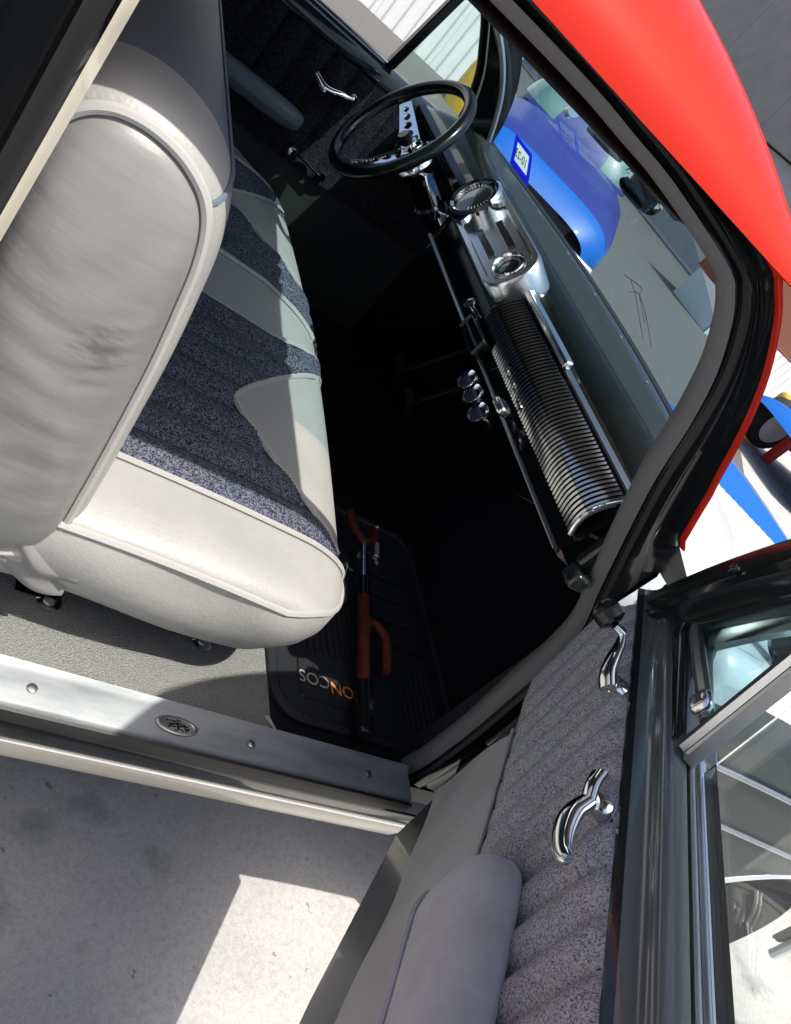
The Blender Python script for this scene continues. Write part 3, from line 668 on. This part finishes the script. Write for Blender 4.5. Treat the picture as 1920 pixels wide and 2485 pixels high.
def farm(u, v):
    a = v * 2 * math.pi; x = .24 + .35 * u; k = math.sqrt(max(0, 1 - abs(2 * u - 1) ** 6)); w = .032 * k + .001; h = .026 * k + .001
    return V(x, FY - .02 - w - w * math.cos(a), .335 + .02 * (1 - u) * 0 + h * math.copysign(abs(math.sin(a)) ** .7, math.sin(a)))
g.grid(farm, 30, 18); build('armrest', g, VIND, dd, auto=80)
g = G(); g.lathe([(.016, 0), (.014, .012), (.008, .02)], (.648, FY - .008, .448), (0, -1, 0), 16)
g.tube(cr([(.648, FY - .026, .448), (.62, FY - .032, .440), (.58, FY - .036, .430), (.545, FY - .03, .442)], 6), lambda s: .006 + .005 * math.sin(s * 3), 10); build('door_handle', g, CHROME, dd)
g = G(); q = V(.60, FY - .03, .268); g.lathe([(.010, 0), (.010, .018)], (.70, FY - .006, .262), (0, -1, 0), 14); g.tube([(.70, FY - .022, .262), (.60, FY - .022, .275)], .004, 8); g.lathe([(.006, 0), (.013, .008), (.0145, .018), (.010, .026), (0, .028)], (.60, FY - .022, .276), (0, -1, 0), 18); build('window_crank', g, CHROME, dd)
# window frame: vent bar, front frame, top
g = G(); g.loft([[V(x + dx, y, z) for dx, y in ((-.011, FY + .02), (.011, FY + .02), (.011, FY + .045), (-.011, FY + .045))] for x, z in ((.685, .545), (.722, .80))], True, True, True); build('vent_bar', g, BLACK, dd, bevel=.003)
fpts = cr([(.90, FY, .53), (.885, FY, .60), (.855, FY, .668), (.82, FY, .715), (.775, FY, .765), (.72, FY, .80), (.60, FY, .82), (.2, FY, .82), (-.2, FY, .82)], 8)
g = G(); g.loft([[p + V(dx, dy, dz) for dx, dy, dz in ((0, -.03, 0), (-.003, .0, -.002), (0.0, .035, 0), (.03, .045, .02), (.05, .03, .03), (.07, -.05, .035), (.04, -.06, .02))] for p in fpts], True); build('window_frame', g, BLACK, dd)
g = G(); g.tube([p + V(-.006, .005, -.004) for p in fpts[:50]], .006, 6); build('frame_gasket', g, RUB, dd)
g = G(); g.add([(.69, FY + .03, .548), (.895, FY + .03, .548), (.855, FY + .03, .668), (.775, FY + .03, .765), (.722, FY + .03, .80)], [(0, 1, 2, 3, 4)]); build('vent_glass', g, GLV, dd, smooth=False)
g = G()
def omir(u, v):
    a = u * math.pi; b = v * 2 * math.pi; ax = V(-.28, .0, .96); sd = V(.5, -.85, .15); sd /= np.linalg.norm(sd); w = np.cross(ax, sd)
    return V(.955, FY + .20, .695) + ax * .062 * math.cos(a) + sd * .050 * math.sin(a) * math.cos(b) + w * .022 * math.sin(a) * math.sin(b)
g.grid(omir, 20, 20); om = build('wing_mirror', g, SATIN, T, auto=80); g = G(); g.tube([(.955, FY + .2, .66), (.96, FY + .12, .60), (.96, FY + .05, .57)], .007, 8); build('mirror_arm', g, CHROME, om)

g = G()
# outer skin of the far door so that it is a solid body
g.grid(lambda u, v: V(-.2 + 1.3 * u, FY + .10 - .03 * (2 * v - 1) ** 2, -.10 + .64 * v), 8, 8); build('outer_skin', g, BLACK, dd)

# passenger door (open) --------------------------------------------------------------
H = V(.87, -.02, 0); E_ = V(-.586, -.81, 0); E_ /= np.linalg.norm(E_); N_ = V(-.81, .586, 0); N_ /= np.linalg.norm(N_); KL = .15
def D(t, w, z): return H + E_ * t + N_ * (w + KL * (z - .25)) + V(0, 0, z)
LT = 1.02
pd_ = G()
# shell: outline in (t,z) below the ledge
def out_t0(z): # front edge t as function of height
    return .035 + .03 * max(0, (z - .40)) if z > .2 else .03
bot = lambda t: -.05 - .075 * min(1, t / .3)
zs_ = np.linspace(0, 1, 12)
inn = [[D(t, -.008, bot(t) + (.492 - bot(t)) * k) for k in zs_] for t in np.linspace(.03, LT, 24)]
outs = [[D(t, -.075 - .055 * math.sin(math.pi * min(1, .15 + .8 * k)) , bot(t) - .004 + (.53 - bot(t)) * k) for k in zs_] for t in np.linspace(.03, LT, 24)]
pd_.loft(inn, closed=False); pd_.loft(outs, closed=False)
pd_.loft([[i[0] for i in inn], [o_[0] for o_ in outs]], closed=False)
pd_.loft([inn[0], outs[0]], closed=False); pd_.loft([inn[-1], outs[-1]], closed=False)
PD = build('passenger_door', pd_, DOORG, T, auto=40)
PD['label'] = 'open passenger door with grey tweed upholstery and light grey lower vinyl'
# upholstery: cloth with vertical pleats
def tf(z): return .020 + .04 * max(0, (z - .42) / .08) + (.075 * max(0, (.275 - z) / .02) if z < .275 else 0)
PW = .0470
def cloth(u, v):
    z = .263 + .226 * v; t0 = .015 + .055 * max(0, (z - .40) / .09) ** 1.5; t = t0 + (LT - t0) * u
    return D(t, .001 + .0145 * abs(math.sin(math.pi * (t - .01) / PW)) ** .66 * min(1, (1 - v) * 14 + .15) * min(1, v * 6 + .05), z)
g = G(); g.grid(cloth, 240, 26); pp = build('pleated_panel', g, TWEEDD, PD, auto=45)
g = G(); k = 1
while .01 + PW * k < LT - .02:
    t = .01 + PW * k
    if t > .075: g.tube([D(t, .0015, z) for z in np.linspace(.266, .486, 8)], .0016, 5)
    k += 1
build('pleat_seam', g, DARKT, pp)
def vin(u, v):
    z = .072 + .192 * v - .055 * max(0, min(1, (u - .2) / .25)) * (1 - v); t0 = .055 + .045 * v; t = t0 + (LT - t0) * u
    return D(t, .004 + .004 * math.sin(math.pi * v) + .0012 * math.sin(t * 40 + v * 6), z)
g = G(); g.tube([D(t, .006, .2655) for t in np.linspace(.10, LT, 40)], .0028, 6); build('seam_piping', g, DVIN, pp)
g = G(); g.grid(vin, 60, 14); build('vinyl_panel', g, DVIN, PD, auto=70)
g = G()
for k in range(4): # highlight bars on the bottom rail, none drawn
    pass
# ledge: glossy stepped sill above the cloth
led = [(-.004, .486), (.003, .489), (.003, .492), (-.003, .496), (-.010, .502), (-.015, .508), (-.016, .513), (-.015, .517), (-.018, .522), (-.024, .526), (-.030, .529), (-.035, .530), (-.037, .522)]
g = G(); g.loft([[D(t, w, z) for w, z in led] for t in np.linspace(.03, LT, 30)], closed=False, mfn=lambda i, j: 1 if j > 2 else 0); build('window_ledge', g, [GREENBLK, LEDGE], PD, auto=50)
led2 = [(-.0375, .524), (-.038, .531), (-.040, .5325), (-.0425, .5325), (-.044, .531), (-.0445, .528)]
g = G(); g.loft([[D(t, w, z) for w, z in led2] for t in np.linspace(.345, LT, 30)], closed=False); build('glass_channel', g, SATIN, PD, auto=50)
g = G(); g.loft([[D(t, w, z) for w, z in ((-.0447, .527), (-.0455, .5315), (-.048, .533), (-.052, .5345), (-.056, .534), (-.060, .52))] for t in np.linspace(.345, LT, 30)], closed=False); build('outer_channel', g, ALU, PD, auto=50)
# window frame: front post rising with the pillar rake, then header
fr = cr([(.022, .478), (.072, .542), (.135, .614), (.211, .690), (.27, .742), (.34, .79), (.45, .82), (.70, .83), (.98, .83), (1.02, .80), (1.02, .54)], 8)
fa = np.array(fr); ft = np.gradient(fa, axis=0); ft /= np.linalg.norm(ft, axis=1)[:, None]; fn = np.stack([ft[:, 1], -ft[:, 0]], 1)
sec = [(0, -.085), (0, -.012), (.004, -.006), (.022, -.004), (.026, -.010), (.034, -.012), (.038, -.004), (.046, -.006), (.050, -.018), (.056, -.022), (.060, -.030), (.060, -.06), (.045, -.08), (0, -.085)]
g = G(); g.loft([[D(fa[i][0] + fn[i][0] * d_, w, fa[i][1] + fn[i][1] * d_) for d_, w in sec] for i in range(len(fa))], closed=False); build('window_frame', g, GREENBLK, PD, auto=35)
# lower front corner block between post and ledge
g = G(); g.loft([[D(t, w, z) for t, z in ((.035, .488), (.085, .545), (.13, .60), (.145, .585), (.135, .555), (.16, .543), (.345, .535), (.345, .490))] for w in (-.075, -.022)], True, True, True); build('frame_corner', g, GREENBLK, PD, bevel=.008)
# vent gasket and glass, divider bar
vp = cr([(.335, .558), (.24, .552), (.165, .550), (.138, .561), (.152, .598), (.215, .668), (.27, .725), (.315, .765), (.335, .77)], 6)
g = G(); g.tube([D(t, -.034, z) for t, z in vp], .0075, 8); build('vent_gasket', g, SATIN, PD)
g = G(); g.poly([D(t, -.040, z) for t, z in vp], .004, -N_); build('vent_glass', g, GLT, PD, smooth=False)
g = G(); g.loft([[D(.342 + d_, w, z) for d_, w in ((-.008, -.030), (.0, -.026), (.003, -.030), (.003, -.040), (-.008, -.040))] for z in (.532, .80)], True, True, True); dv = build('vent_divider', g, RUB, PD, smooth=False)
g = G(); g.loft([[D(.347 + d_, w, z) for d_, w in ((0, -.026), (.006, -.024), (.008, -.03), (.008, -.038), (0, -.038))] for z in (.532, .80)], True, True, True); build('divider_strip', g, ALU, PD, smooth=False)
g = G(); g.loft([[D(.357 + d_, w, z) for d_, w in ((0, -.030), (.008, -.029), (.010, -.040), (0, -.042))] for z in (.532, .80)], True, True, True); build('divider_channel', g, SATIN, PD, smooth=False)
g = G(); g.poly([D(.365, -.050, .528), D(1.015, -.050, .528), D(1.015, -.050, .825), D(.45, -.050, .822), D(.365, -.050, .79)], .0045, -N_); build('window_glass', g, GLD, PD, smooth=False)
g = G(); g.box(D(.318, -.024, .560), (.024, .014, .022), (E_, N_, (0, 0, 1))); build('vent_latch', g, ALU, PD, bevel=.006)
g = G(); g.lathe([(.006, 0), (.006, .003), (0, .004)], D(.179, -.006, .626), N_, 12); build('screw', g, CHROME, PD)
# armrest: padded, bulging into the cab; front end turns down
def arm_(u, v):
    t = .392 + .60 * u; a = v * 2 * math.pi
    k = min(1, math.sqrt(max(0, 1 - (1 - min(1, u / .13)) ** 2)) + .02)
    top = .385 - .0 * u; botz = .262 + .030 * min(1, u / .3); zc = (top + botz) / 2 - .035 * (1 - k); hz = (top - botz) / 2 * (.35 + .65 * k)
    w0 = .054 * (.30 + .70 * k)
    c, s_ = math.cos(a), math.sin(a); pw = lambda q, e: math.copysign(abs(q) ** e, q)
    return D(t, .006 + w0 * .5 + w0 * .5 * pw(c, .6), zc + hz * pw(s_, .75) - .012 * pw(c, .6))
g = G(); g.grid(arm_, 50, 36)
g.f.append(tuple(range(0, 36))); g.m.append(0)
ar = build('armrest', g, SUEDE, PD, auto=85)
g = G(); g.tube([arm_(u, .90) + N_ * .001 - V(0, 0, .001) for u in np.linspace(0.01, 1, 40)], .0035, 6); build('piping', g, SUEDE, ar)
# window crank (front) and door handle
def chrome_lever(name, pts, r, extra=None):
    g = G(); g.tube(cr(pts, 8), r, 12, flat=.6, up=tuple(N_))
    if extra: extra(g)
    return build(name, g, CHROME, PD, auto=60)
g = G(); g.lathe([(.011, 0), (.010, .014), (.008, .02)], D(.255, .008, .482), N_, 16)
g.tube(cr([D(.268, .024, .481), D(.255, .030, .486), D(.240, .032, .494), D(.226, .032, .501), D(.214, .034, .507)], 6), lambda s: .011 - .006 * s + .003 * math.sin(s * 3.1), 12, flat=.5, up=tuple(N_))
g.lathe([(.005, 0), (.005, .012)], D(.212, .034, .509), N_, 10)
ck = build('window_crank', g, CHROME, PD, auto=60)
g = G(); g.lathe([(.008, 0), (.015, .004), (.0155, .012), (.0145, .020), (.009, .026), (0, .028)], D(.209, .046, .509), N_ - E_ * .5, 18); build('crank_knob', g, KNOB, ck)
g = G(); g.lathe([(.011, 0), (.010, .010), (.007, .018)], D(.422, .006, .476), N_, 18)
g.tube(cr([D(.412, .028, .491), D(.424, .030, .486), D(.438, .028, .480)], 6), lambda s: .0098 - .002 * s, 12, flat=.55, up=tuple(N_))
g.tube(cr([D(.436, .028, .479), D(.450, .035, .471), D(.470, .037, .467), D(.489, .036, .468), D(.501, .034, .475)], 6), lambda s: (.0115 + .0015 * math.sin(s * 6)) * (1 - .55 * s ** 6), 12, flat=.6, up=tuple(N_))
build('door_handle', g, CHROME, PD, auto=50)
# hinge
for z in (.10, .40):
    g = G(); g.box(D(.0, -.03, z), (.09, .03, .05), (E_, N_, (0, 0, 1))); build('hinge', g, BLACK, PD, bevel=.005)

# exterior front: cowl, hood, fender, wheel -------------------------------------------
def cowle(y):
    if y < .36: return max(wbase(y)[0] + .03, .95 + math.sqrt(max(0, .335 ** 2 - (y - .36) ** 2)))
    return wbase(y)[0] + .24
def cowlp(u, v):
    y = .027 + 1.40 * v ** 1.5; a = wbase(y)[0] + .016 - .13 * max(0, 1 - y / .26); b = cowle(y); return V(a + (b - a) * u, y, .558 - .010 * u - .055 * u ** 3)
g = G(); g.grid(cowlp, 14, 70); g.tube([cowlp(1, v) + V(.004, -.002, -.006) for v in np.linspace(0, 1, 70)], .006, 6, mi=1)
g.loft([[cowlp(u, 0) for u in np.linspace(0, 1, 8)], [cowlp(u, 0) + V(0, -.03, -.05) for u in np.linspace(0, 1, 8)], [cowlp(u, 0) + V(-.02, -.04, -.12) for u in np.linspace(0, 1, 8)]], closed=False)
build('cowl', g, [HOODW, NAVY], T)
g = G(); g.box((1.03, -.065, .40), (.14, .07, .21)); build('cowl_side', g, HOODW, T, bevel=.03)
def hz_(x, y):
    return .448 - .03 * max(0, (x - 1.15)) - .06 * abs((y - .71) / .62) ** 4 - (.25 * max(0, x - 2.12)) 
def hood(u, v):
    y = .06 + 1.30 * v; x0 = cowle(max(y, .03)) - .01; x1 = 2.20 + (1.105 - y) * .32; x = x0 + (x1 - x0) * u; return V(x, y, hz_(x, y))
g = G(); g.grid(hood, 150, 120, mfn=lambda u, v: (lambda p: 1 if (p[0] > 1.72 + (.746 - p[1]) * 1.87 and p[0] < 2.106 + (1.105 - p[1]) * .32) else 0)(hood(u, v))); hd = build('hood', g, [HOODW, HBLUE], T, auto=60)  # blue band stands in for a reflection on the hood
g = G(); g.tube([hood(1.0, v) + V(0, .0, .002) for v in np.linspace(0, 1, 20)], .016, 8); build('hood_trim', g, ALU, hd)
def fend(u, v):
    x = .915 + 1.535 * u
    k = v
    pts = [(.30, .36), (.14, .455), (.03, .480), (-.05, .472), (-.095, .44), (-.112, .395), (-.118, .33), (-.12, .25), (-.118, .20), (-.10, .175)]
    pts = FP; n = len(pts) - 1; f_ = k * n; i = min(int(f_), n - 1); f_ -= i; y = pts[i][0] * (1 - f_) + pts[i + 1][0] * f_; z = pts[i][1] * (1 - f_) + pts[i + 1][1] * f_
    arch = math.sqrt(max(0, .40 ** 2 - (x - 1.72) ** 2)) if abs(x - 1.72) < .40 else 0
    if z < .26: z = max(z, min(.25, -.16 + arch))
    y -= .05 * math.exp(-((x - 1.7) / .45) ** 2) * (1 if v > .3 else v / .3)
    return V(x, y, z - .05 * max(0, x - 1.6) ** 2)
FP = [tuple(p[:2]) for p in cr([(.34, .33, 0), (.16, .43, 0), (.04, .470, 0), (-.05, .466, 0), (-.095, .44, 0), (-.112, .395, 0), (-.118, .33, 0), (-.12, .25, 0), (-.12, .10, 0), (-.112, -.06, 0), (-.09, -.10, 0)], 4)]
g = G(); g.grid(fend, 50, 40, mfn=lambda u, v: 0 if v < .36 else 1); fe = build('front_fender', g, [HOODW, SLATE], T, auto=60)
g = G(); g.tube([V(x, .165 - .02 * (x - 1), hz_(x, .165) + .004) for x in np.linspace(1.06, 2.2, 12)], .004, 6); build('hood_seam', g, NAVY, fe)
g = G(); g.lathe([(.0, 0), (.03, .004), (.045, .02), (.047, .035), (.040, .045), (0, .05)], (1.20, .01, .515), (1, .2, .15), 24); g.tube([(1.215, .01, .51), (1.22, .01, .465)], .006, 8); build('fender_mirror', g, KNOB, fe)
for z in (.366, .262):
    g = G(); g.tube([fend((x - .90) / 1.55, 0) * 0 + V(x, -.123 - .05 * math.exp(-((x - 1.7) / .45) ** 2), z - .05 * max(0, x - 1.6) ** 2) for x in np.linspace(.98, 2.4, 40)], .0045, 8); build('trim_line', g, ALU, fe)
g = G(); g.tube([V(1.72 + .40 * math.cos(a), -.165 + .02 * abs(math.cos(a)), -.16 + .40 * math.sin(a)) for a in np.linspace(.1, 3.04, 40)], .012, 8); build('arch_lip', g, HOODW, fe)
g = G(); prof_ = [(.20, -.08), (.30, -.085), (.325, -.06), (.33, 0), (.325, .06), (.30, .085), (.20, .08)]
g.lathe(prof_, (1.72, -.03, GZ + .33), (0, 1, 0), 40); wh = build('wheel', g, TYRE, T); g = G(); g.lathe([(.20, -.055), (.19, -.035), (.10, -.03), (.08, -.07), (0, -.085)], (1.72, -.03, GZ + .33), (0, 1, 0), 32); build('hubcap', g, CHROME, wh)
g = G(); g.tube(cr([(1.15, .02, -.20), (1.26, -.08, -.245), (1.36, -.14, -.25), (1.44, -.20, -.27)], 8), lambda s: .022 - .006 * s, 10); build('exhaust_tip', g, CHROME, T)
# body side ahead of the door (hinge pillar outside, firewall)
g = G(); g.box((1.16, .05, .15), (.5, .02, .5)); g.box((1.3, .70, .12), (.03, 1.3, .56)); build('firewall', g, BLACKD, T)
# chassis below so the cab is carried, rear wheels
g = G(); g.box((.9, .71, -.16), (3.4, .8, .10)); build('chassis', g, BLACKD, T)
for x, y in ((1.72, 1.45), (-1.5, .16), (-1.5, 1.26)):
    g = G(); g.lathe(prof_, (x, y, GZ + .33), (0, 1, 0), 32); g.lathe([(.20, -.05), (.1, -.03), (0, -.08)], (x, y, GZ + .33), (0, 1, 0), 24, mi=1); build('wheel', g, [TYRE, CHROME], T)
# cargo bed behind the cab (outside the frame, closes the truck's outline)
g = G(); g.box((-1.5, .0, .12), (1.8, .04, .55)); g.box((-1.5, 1.42, .12), (1.8, .04, .55)); g.box((-2.38, .71, .12), (.04, 1.38, .55)); g.box((-1.5, .71, -.07), (1.72, 1.37, .04)); build('cargo_bed', g, RED, T, smooth=False, bevel=.01)

# ------------------------------------------------------------------ loose things in the cab
fm = thing('floor_mat', (.86, .30, -.036), 'black ribbed rubber floor mat in the passenger footwell with printed word', 'floor mat')
def mz(x, y): return -.036
def mo_(x0, x1, y0, y1, r, n=8):
    o = []
    for cx, cy, a0 in ((x1 - r, y1 - r, 0), (x0 + r, y1 - r, 90), (x0 + r, y0 + r, 180), (x1 - r, y0 + r, 270)):
        for k in range(n + 1): a = math.radians(a0 + 90 * k / n); o.append((cx + r * math.cos(a), cy + r * math.sin(a)))
    return o
g = G(); A = mo_(.660, 1.07, .055, .60, .055); B = mo_(.672, 1.058, .067, .588, .05); C_ = mo_(.678, 1.052, .073, .582, .046)
L_ = lambda P, z: [V(x, y, z) for x, y in P]
g.loft([L_(A, -.041), L_(A, -.032), L_(B, -.030), L_(C_, -.034)], True, True, True); build('mat_base', g, MATR, fm, auto=30)
g = G(); g.loft([L_(mo_(.715, .845, .10, .178, .008), -.0345), L_(mo_(.717, .843, .102, .176, .007), -.031)], True, True, True); build('name_panel', g, MATR, fm, auto=30)
g = G()
for k in range(11): g.tube([(.70 + .0145 * k, .20, -.033), (.70 + .0145 * k, .56, -.033)], .0028, 6)
for k in range(7): g.tube([(.93 + .014 * k, .10, -.033), (.93 + .014 * k, .23, -.033)], .0025, 6)
o = build('mat_rib', g, MATR, fm); o['kind'] = 'stuff'
for k in range(5):
    g = G(); g.box((.965, .295 + .055 * k, -.032), (.12, .045, .006)); build('mat_block', g, MATR, fm, bevel=.004)
nc = V(.775, .138, -.0305)
text('mat_lettering', 'COS', .031, nc + V(-.030, .003, 0), (-1, 0, 0), (0, -1, 0), GREYP, fm)
text('mat_lettering', 'ON', .031, nc + V(.026, -.002, 0), (-1, 0, 0), (0, -1, 0), GOLD, fm)
lk = thing('steering_wheel_lock', (.85, .25, -.03), 'long red and black steering wheel lock with hooks lying on the footwell mat', 'wheel lock')
la, lb = V(.815, .050, -.012), V(.905, .535, -.012); ld = (lb - la) / np.linalg.norm(lb - la); ln = V(ld[1], -ld[0], 0)
at_ = lambda s, o_=0, z=0: la + ld * s + ln * o_ + V(0, 0, z)
g = G(); g.lathe([(.012, 0), (.0155, .003), (.0155, .098), (.013, .10)], la, ld, 18); build('grip', g, KNOB, lk)
g = G(); g.lathe([(.0108, .096), (.0108, .30), (.009, .303)], la, ld, 18); build('shaft', g, LOCKR, lk)
g = G(); g.lathe([(.0115, 0), (.0115, .003)], la - ld * .003, ld, 18); build('end_cap', g, ALU, lk)
g = G(); g.lathe([(.0055, .30), (.0055, .46)], la, ld, 12); build('rod', g, CHROME, lk)
g = G(); g.tube(cr([at_(.235, .005), at_(.245, .025), at_(.232, .046), at_(.20, .052), at_(.150, .050)], 8), .0085, 10); build('hook', g, LOCKR, lk)
g = G(); g.tube(cr([at_(.52, -.035), at_(.49, -.030), at_(.462, -.012), at_(.458, .006), at_(.475, .024), at_(.51, .030)], 8), .0085, 10); build('hook', g, LOCKR, lk)
g = G(); g.lathe([(.013, .30), (.013, .345), (.009, .35)], la, ld, 16); build('lock_housing', g, KNOB, lk)
kr = thing('key_ring', (.84, .40, -.03), 'small wire key ring lying on the mat beside the red lock', 'key ring')
g = G(); c0 = V(.838, .372, -.0285); g.tube([c0 + .010 * V(math.cos(a) * .8, math.sin(a), 0) for a in np.linspace(0, 6.28, 20, endpoint=False)], .0012, 6, closed=True); build('ring', g, CHROME, kr)
g = G(); g.tube([c0 + V(.004, .010, 0), (.856, .425, -.026), (.853, .44, -.026)], .0012, 6); g.tube([(.848, .428, -.027), (.868, .418, -.027)], .0012, 6); build('key', g, CHROME, kr)
g = G(); g.poly([V(.648, .052, -.0385), V(.656, .055, -.0385), V(.668, .034, -.0385), V(.670, .030, -.0385), V(.660, .038, -.0385)], .0012, (0, 0, 1)); build('sunlit_spot', g, STICW, smooth=False, label='tiny white sliver standing in for a sunlit spot on the carpet near the sill', cat='sunlit spot')  # white sliver drawn in place of a sunlit spot on the carpet

# ------------------------------------------------------------------ other vehicles
bc = thing('blue_car', (3.95, 7.6, GZ), 'blue car with shade coloured onto its hood, parked across, seen through the windshield', 'car')
def rot_about(cx, cy, deg, dx, dy):
    c, s_ = math.cos(math.radians(deg)), math.sin(math.radians(deg))
    return lambda p: (cx + dx + c * (p[0] - cx) - s_ * (p[1] - cy), cy + dy + s_ * (p[0] - cx) + c * (p[1] - cy), p[2])
XF[0] = rot_about(3.95, 5.9, -28, -.05, .1)
g = G()
def cbody(u, v):
    # u along y from front 5.8 to 10, v round the section
    y = 5.9 + 4.2 * u; a = math.pi * v; pw = lambda q, e: math.copysign(abs(q) ** e, q)
    top = .16 + .22 * min(1, u / .25) ; k = math.sqrt(max(.02, 1 - (1 - min(1, u / .12)) ** 2)) * math.sqrt(max(.02, 1 - (1 - min(1, (1 - u) / .12)) ** 2))
    hw = .86 * (.72 + .28 * k)
    return V(3.95 - hw * pw(math.cos(a), .45), y, -.32 + (top + .32) * (pw(max(0, math.sin(a)), .5)) * (.55 + .45 * k))
g.grid(cbody, 40, 40, mfn=lambda u, v: 1 if .16 < v < .84 and u > .05 else 0); cb = build('body', g, [BLUE, NAVY], bc, auto=60)  # indigo over the upper body is shade put into the colour
g = G()
def ccab(u, v):
    a = v * 2 * math.pi; pw = lambda q, e: math.copysign(abs(q) ** e, q); k = 1 - .28 * u ** 1.5
    return V(3.95 + .74 * k * pw(math.cos(a), .35), 8.45 + (1.25 * k) * pw(math.sin(a), .4) + .1 * u, .34 + .52 * u)
g.grid(ccab, 12, 64, mfn=lambda u, v: 1 if (.12 < u < .86 and (v % .25) > .022 and (v % .25) < .228) else 0)
g.f.append(tuple(range(12 * 65, 13 * 65 - 1))); g.m.append(0)
build('cabin', g, [NAVY, CARGL], bc, auto=60)
for x in (3.35, 4.55):
    for y in (6.6, 9.3):
        g = G(); g.lathe([(.2, -.09), (.31, -.09), (.33, 0), (.31, .09), (.2, .09)], (x, y, GZ + .33), (1, 0, 0), 24); build('wheel', g, TYRE, bc)
g = G(); g.box((3.95, 5.86, -.20), (1.6, .12, .13)); build('bumper', g, CHROME, bc, bevel=.03)
XF[0] = lambda p: (p[0] + .25, p[1] + .36, p[2])
b3 = thing('blue_wagon', (8.4, 4.6, GZ), 'blue vehicle with white wheel parked ahead beyond the hood', 'car')
g = G()
def wbody(u, v):
    x = 7.25 + 3.6 * u; a = math.pi * v; pw = lambda q, e: math.copysign(abs(q) ** e, q); k = math.sqrt(max(.02, 1 - (1 - min(1, u / .15)) ** 2))
    return V(x, 4.9 - .8 * pw(math.cos(a), .5) * (.8 + .2 * k), -.28 + (.40 + .1 * u) * pw(max(0, math.sin(a)), .5) * (.6 + .4 * k))
g.grid(wbody, 30, 30); build('body', g, BLUE, b3, auto=60)
for x in (7.95, 10.1):
    for y in (4.12, 5.6):
        g = G(); g.lathe([(.2, -.09), (.31, -.09), (.33, 0), (.31, .09), (.2, .09)], (x, y, GZ + .33), (0, 1, 0), 24); g.lathe([(.21, -.095), (.12, -.08), (0, -.07)], (x, y, GZ + .33), (0, 1, 0), 24, mi=1); build('wheel', g, [TYRE, WHITEP], b3)
XF[0] = None
# ------------------------------------------------------------------ lift everything so the ground is z = 0
for r in ROOTS: r.location.z -= GZ
for o in (camo, so): o.location.z -= GZ
for r in ROOTS:
    if '_loc' in r: del r['_loc']
bpy.context.view_layer.update()
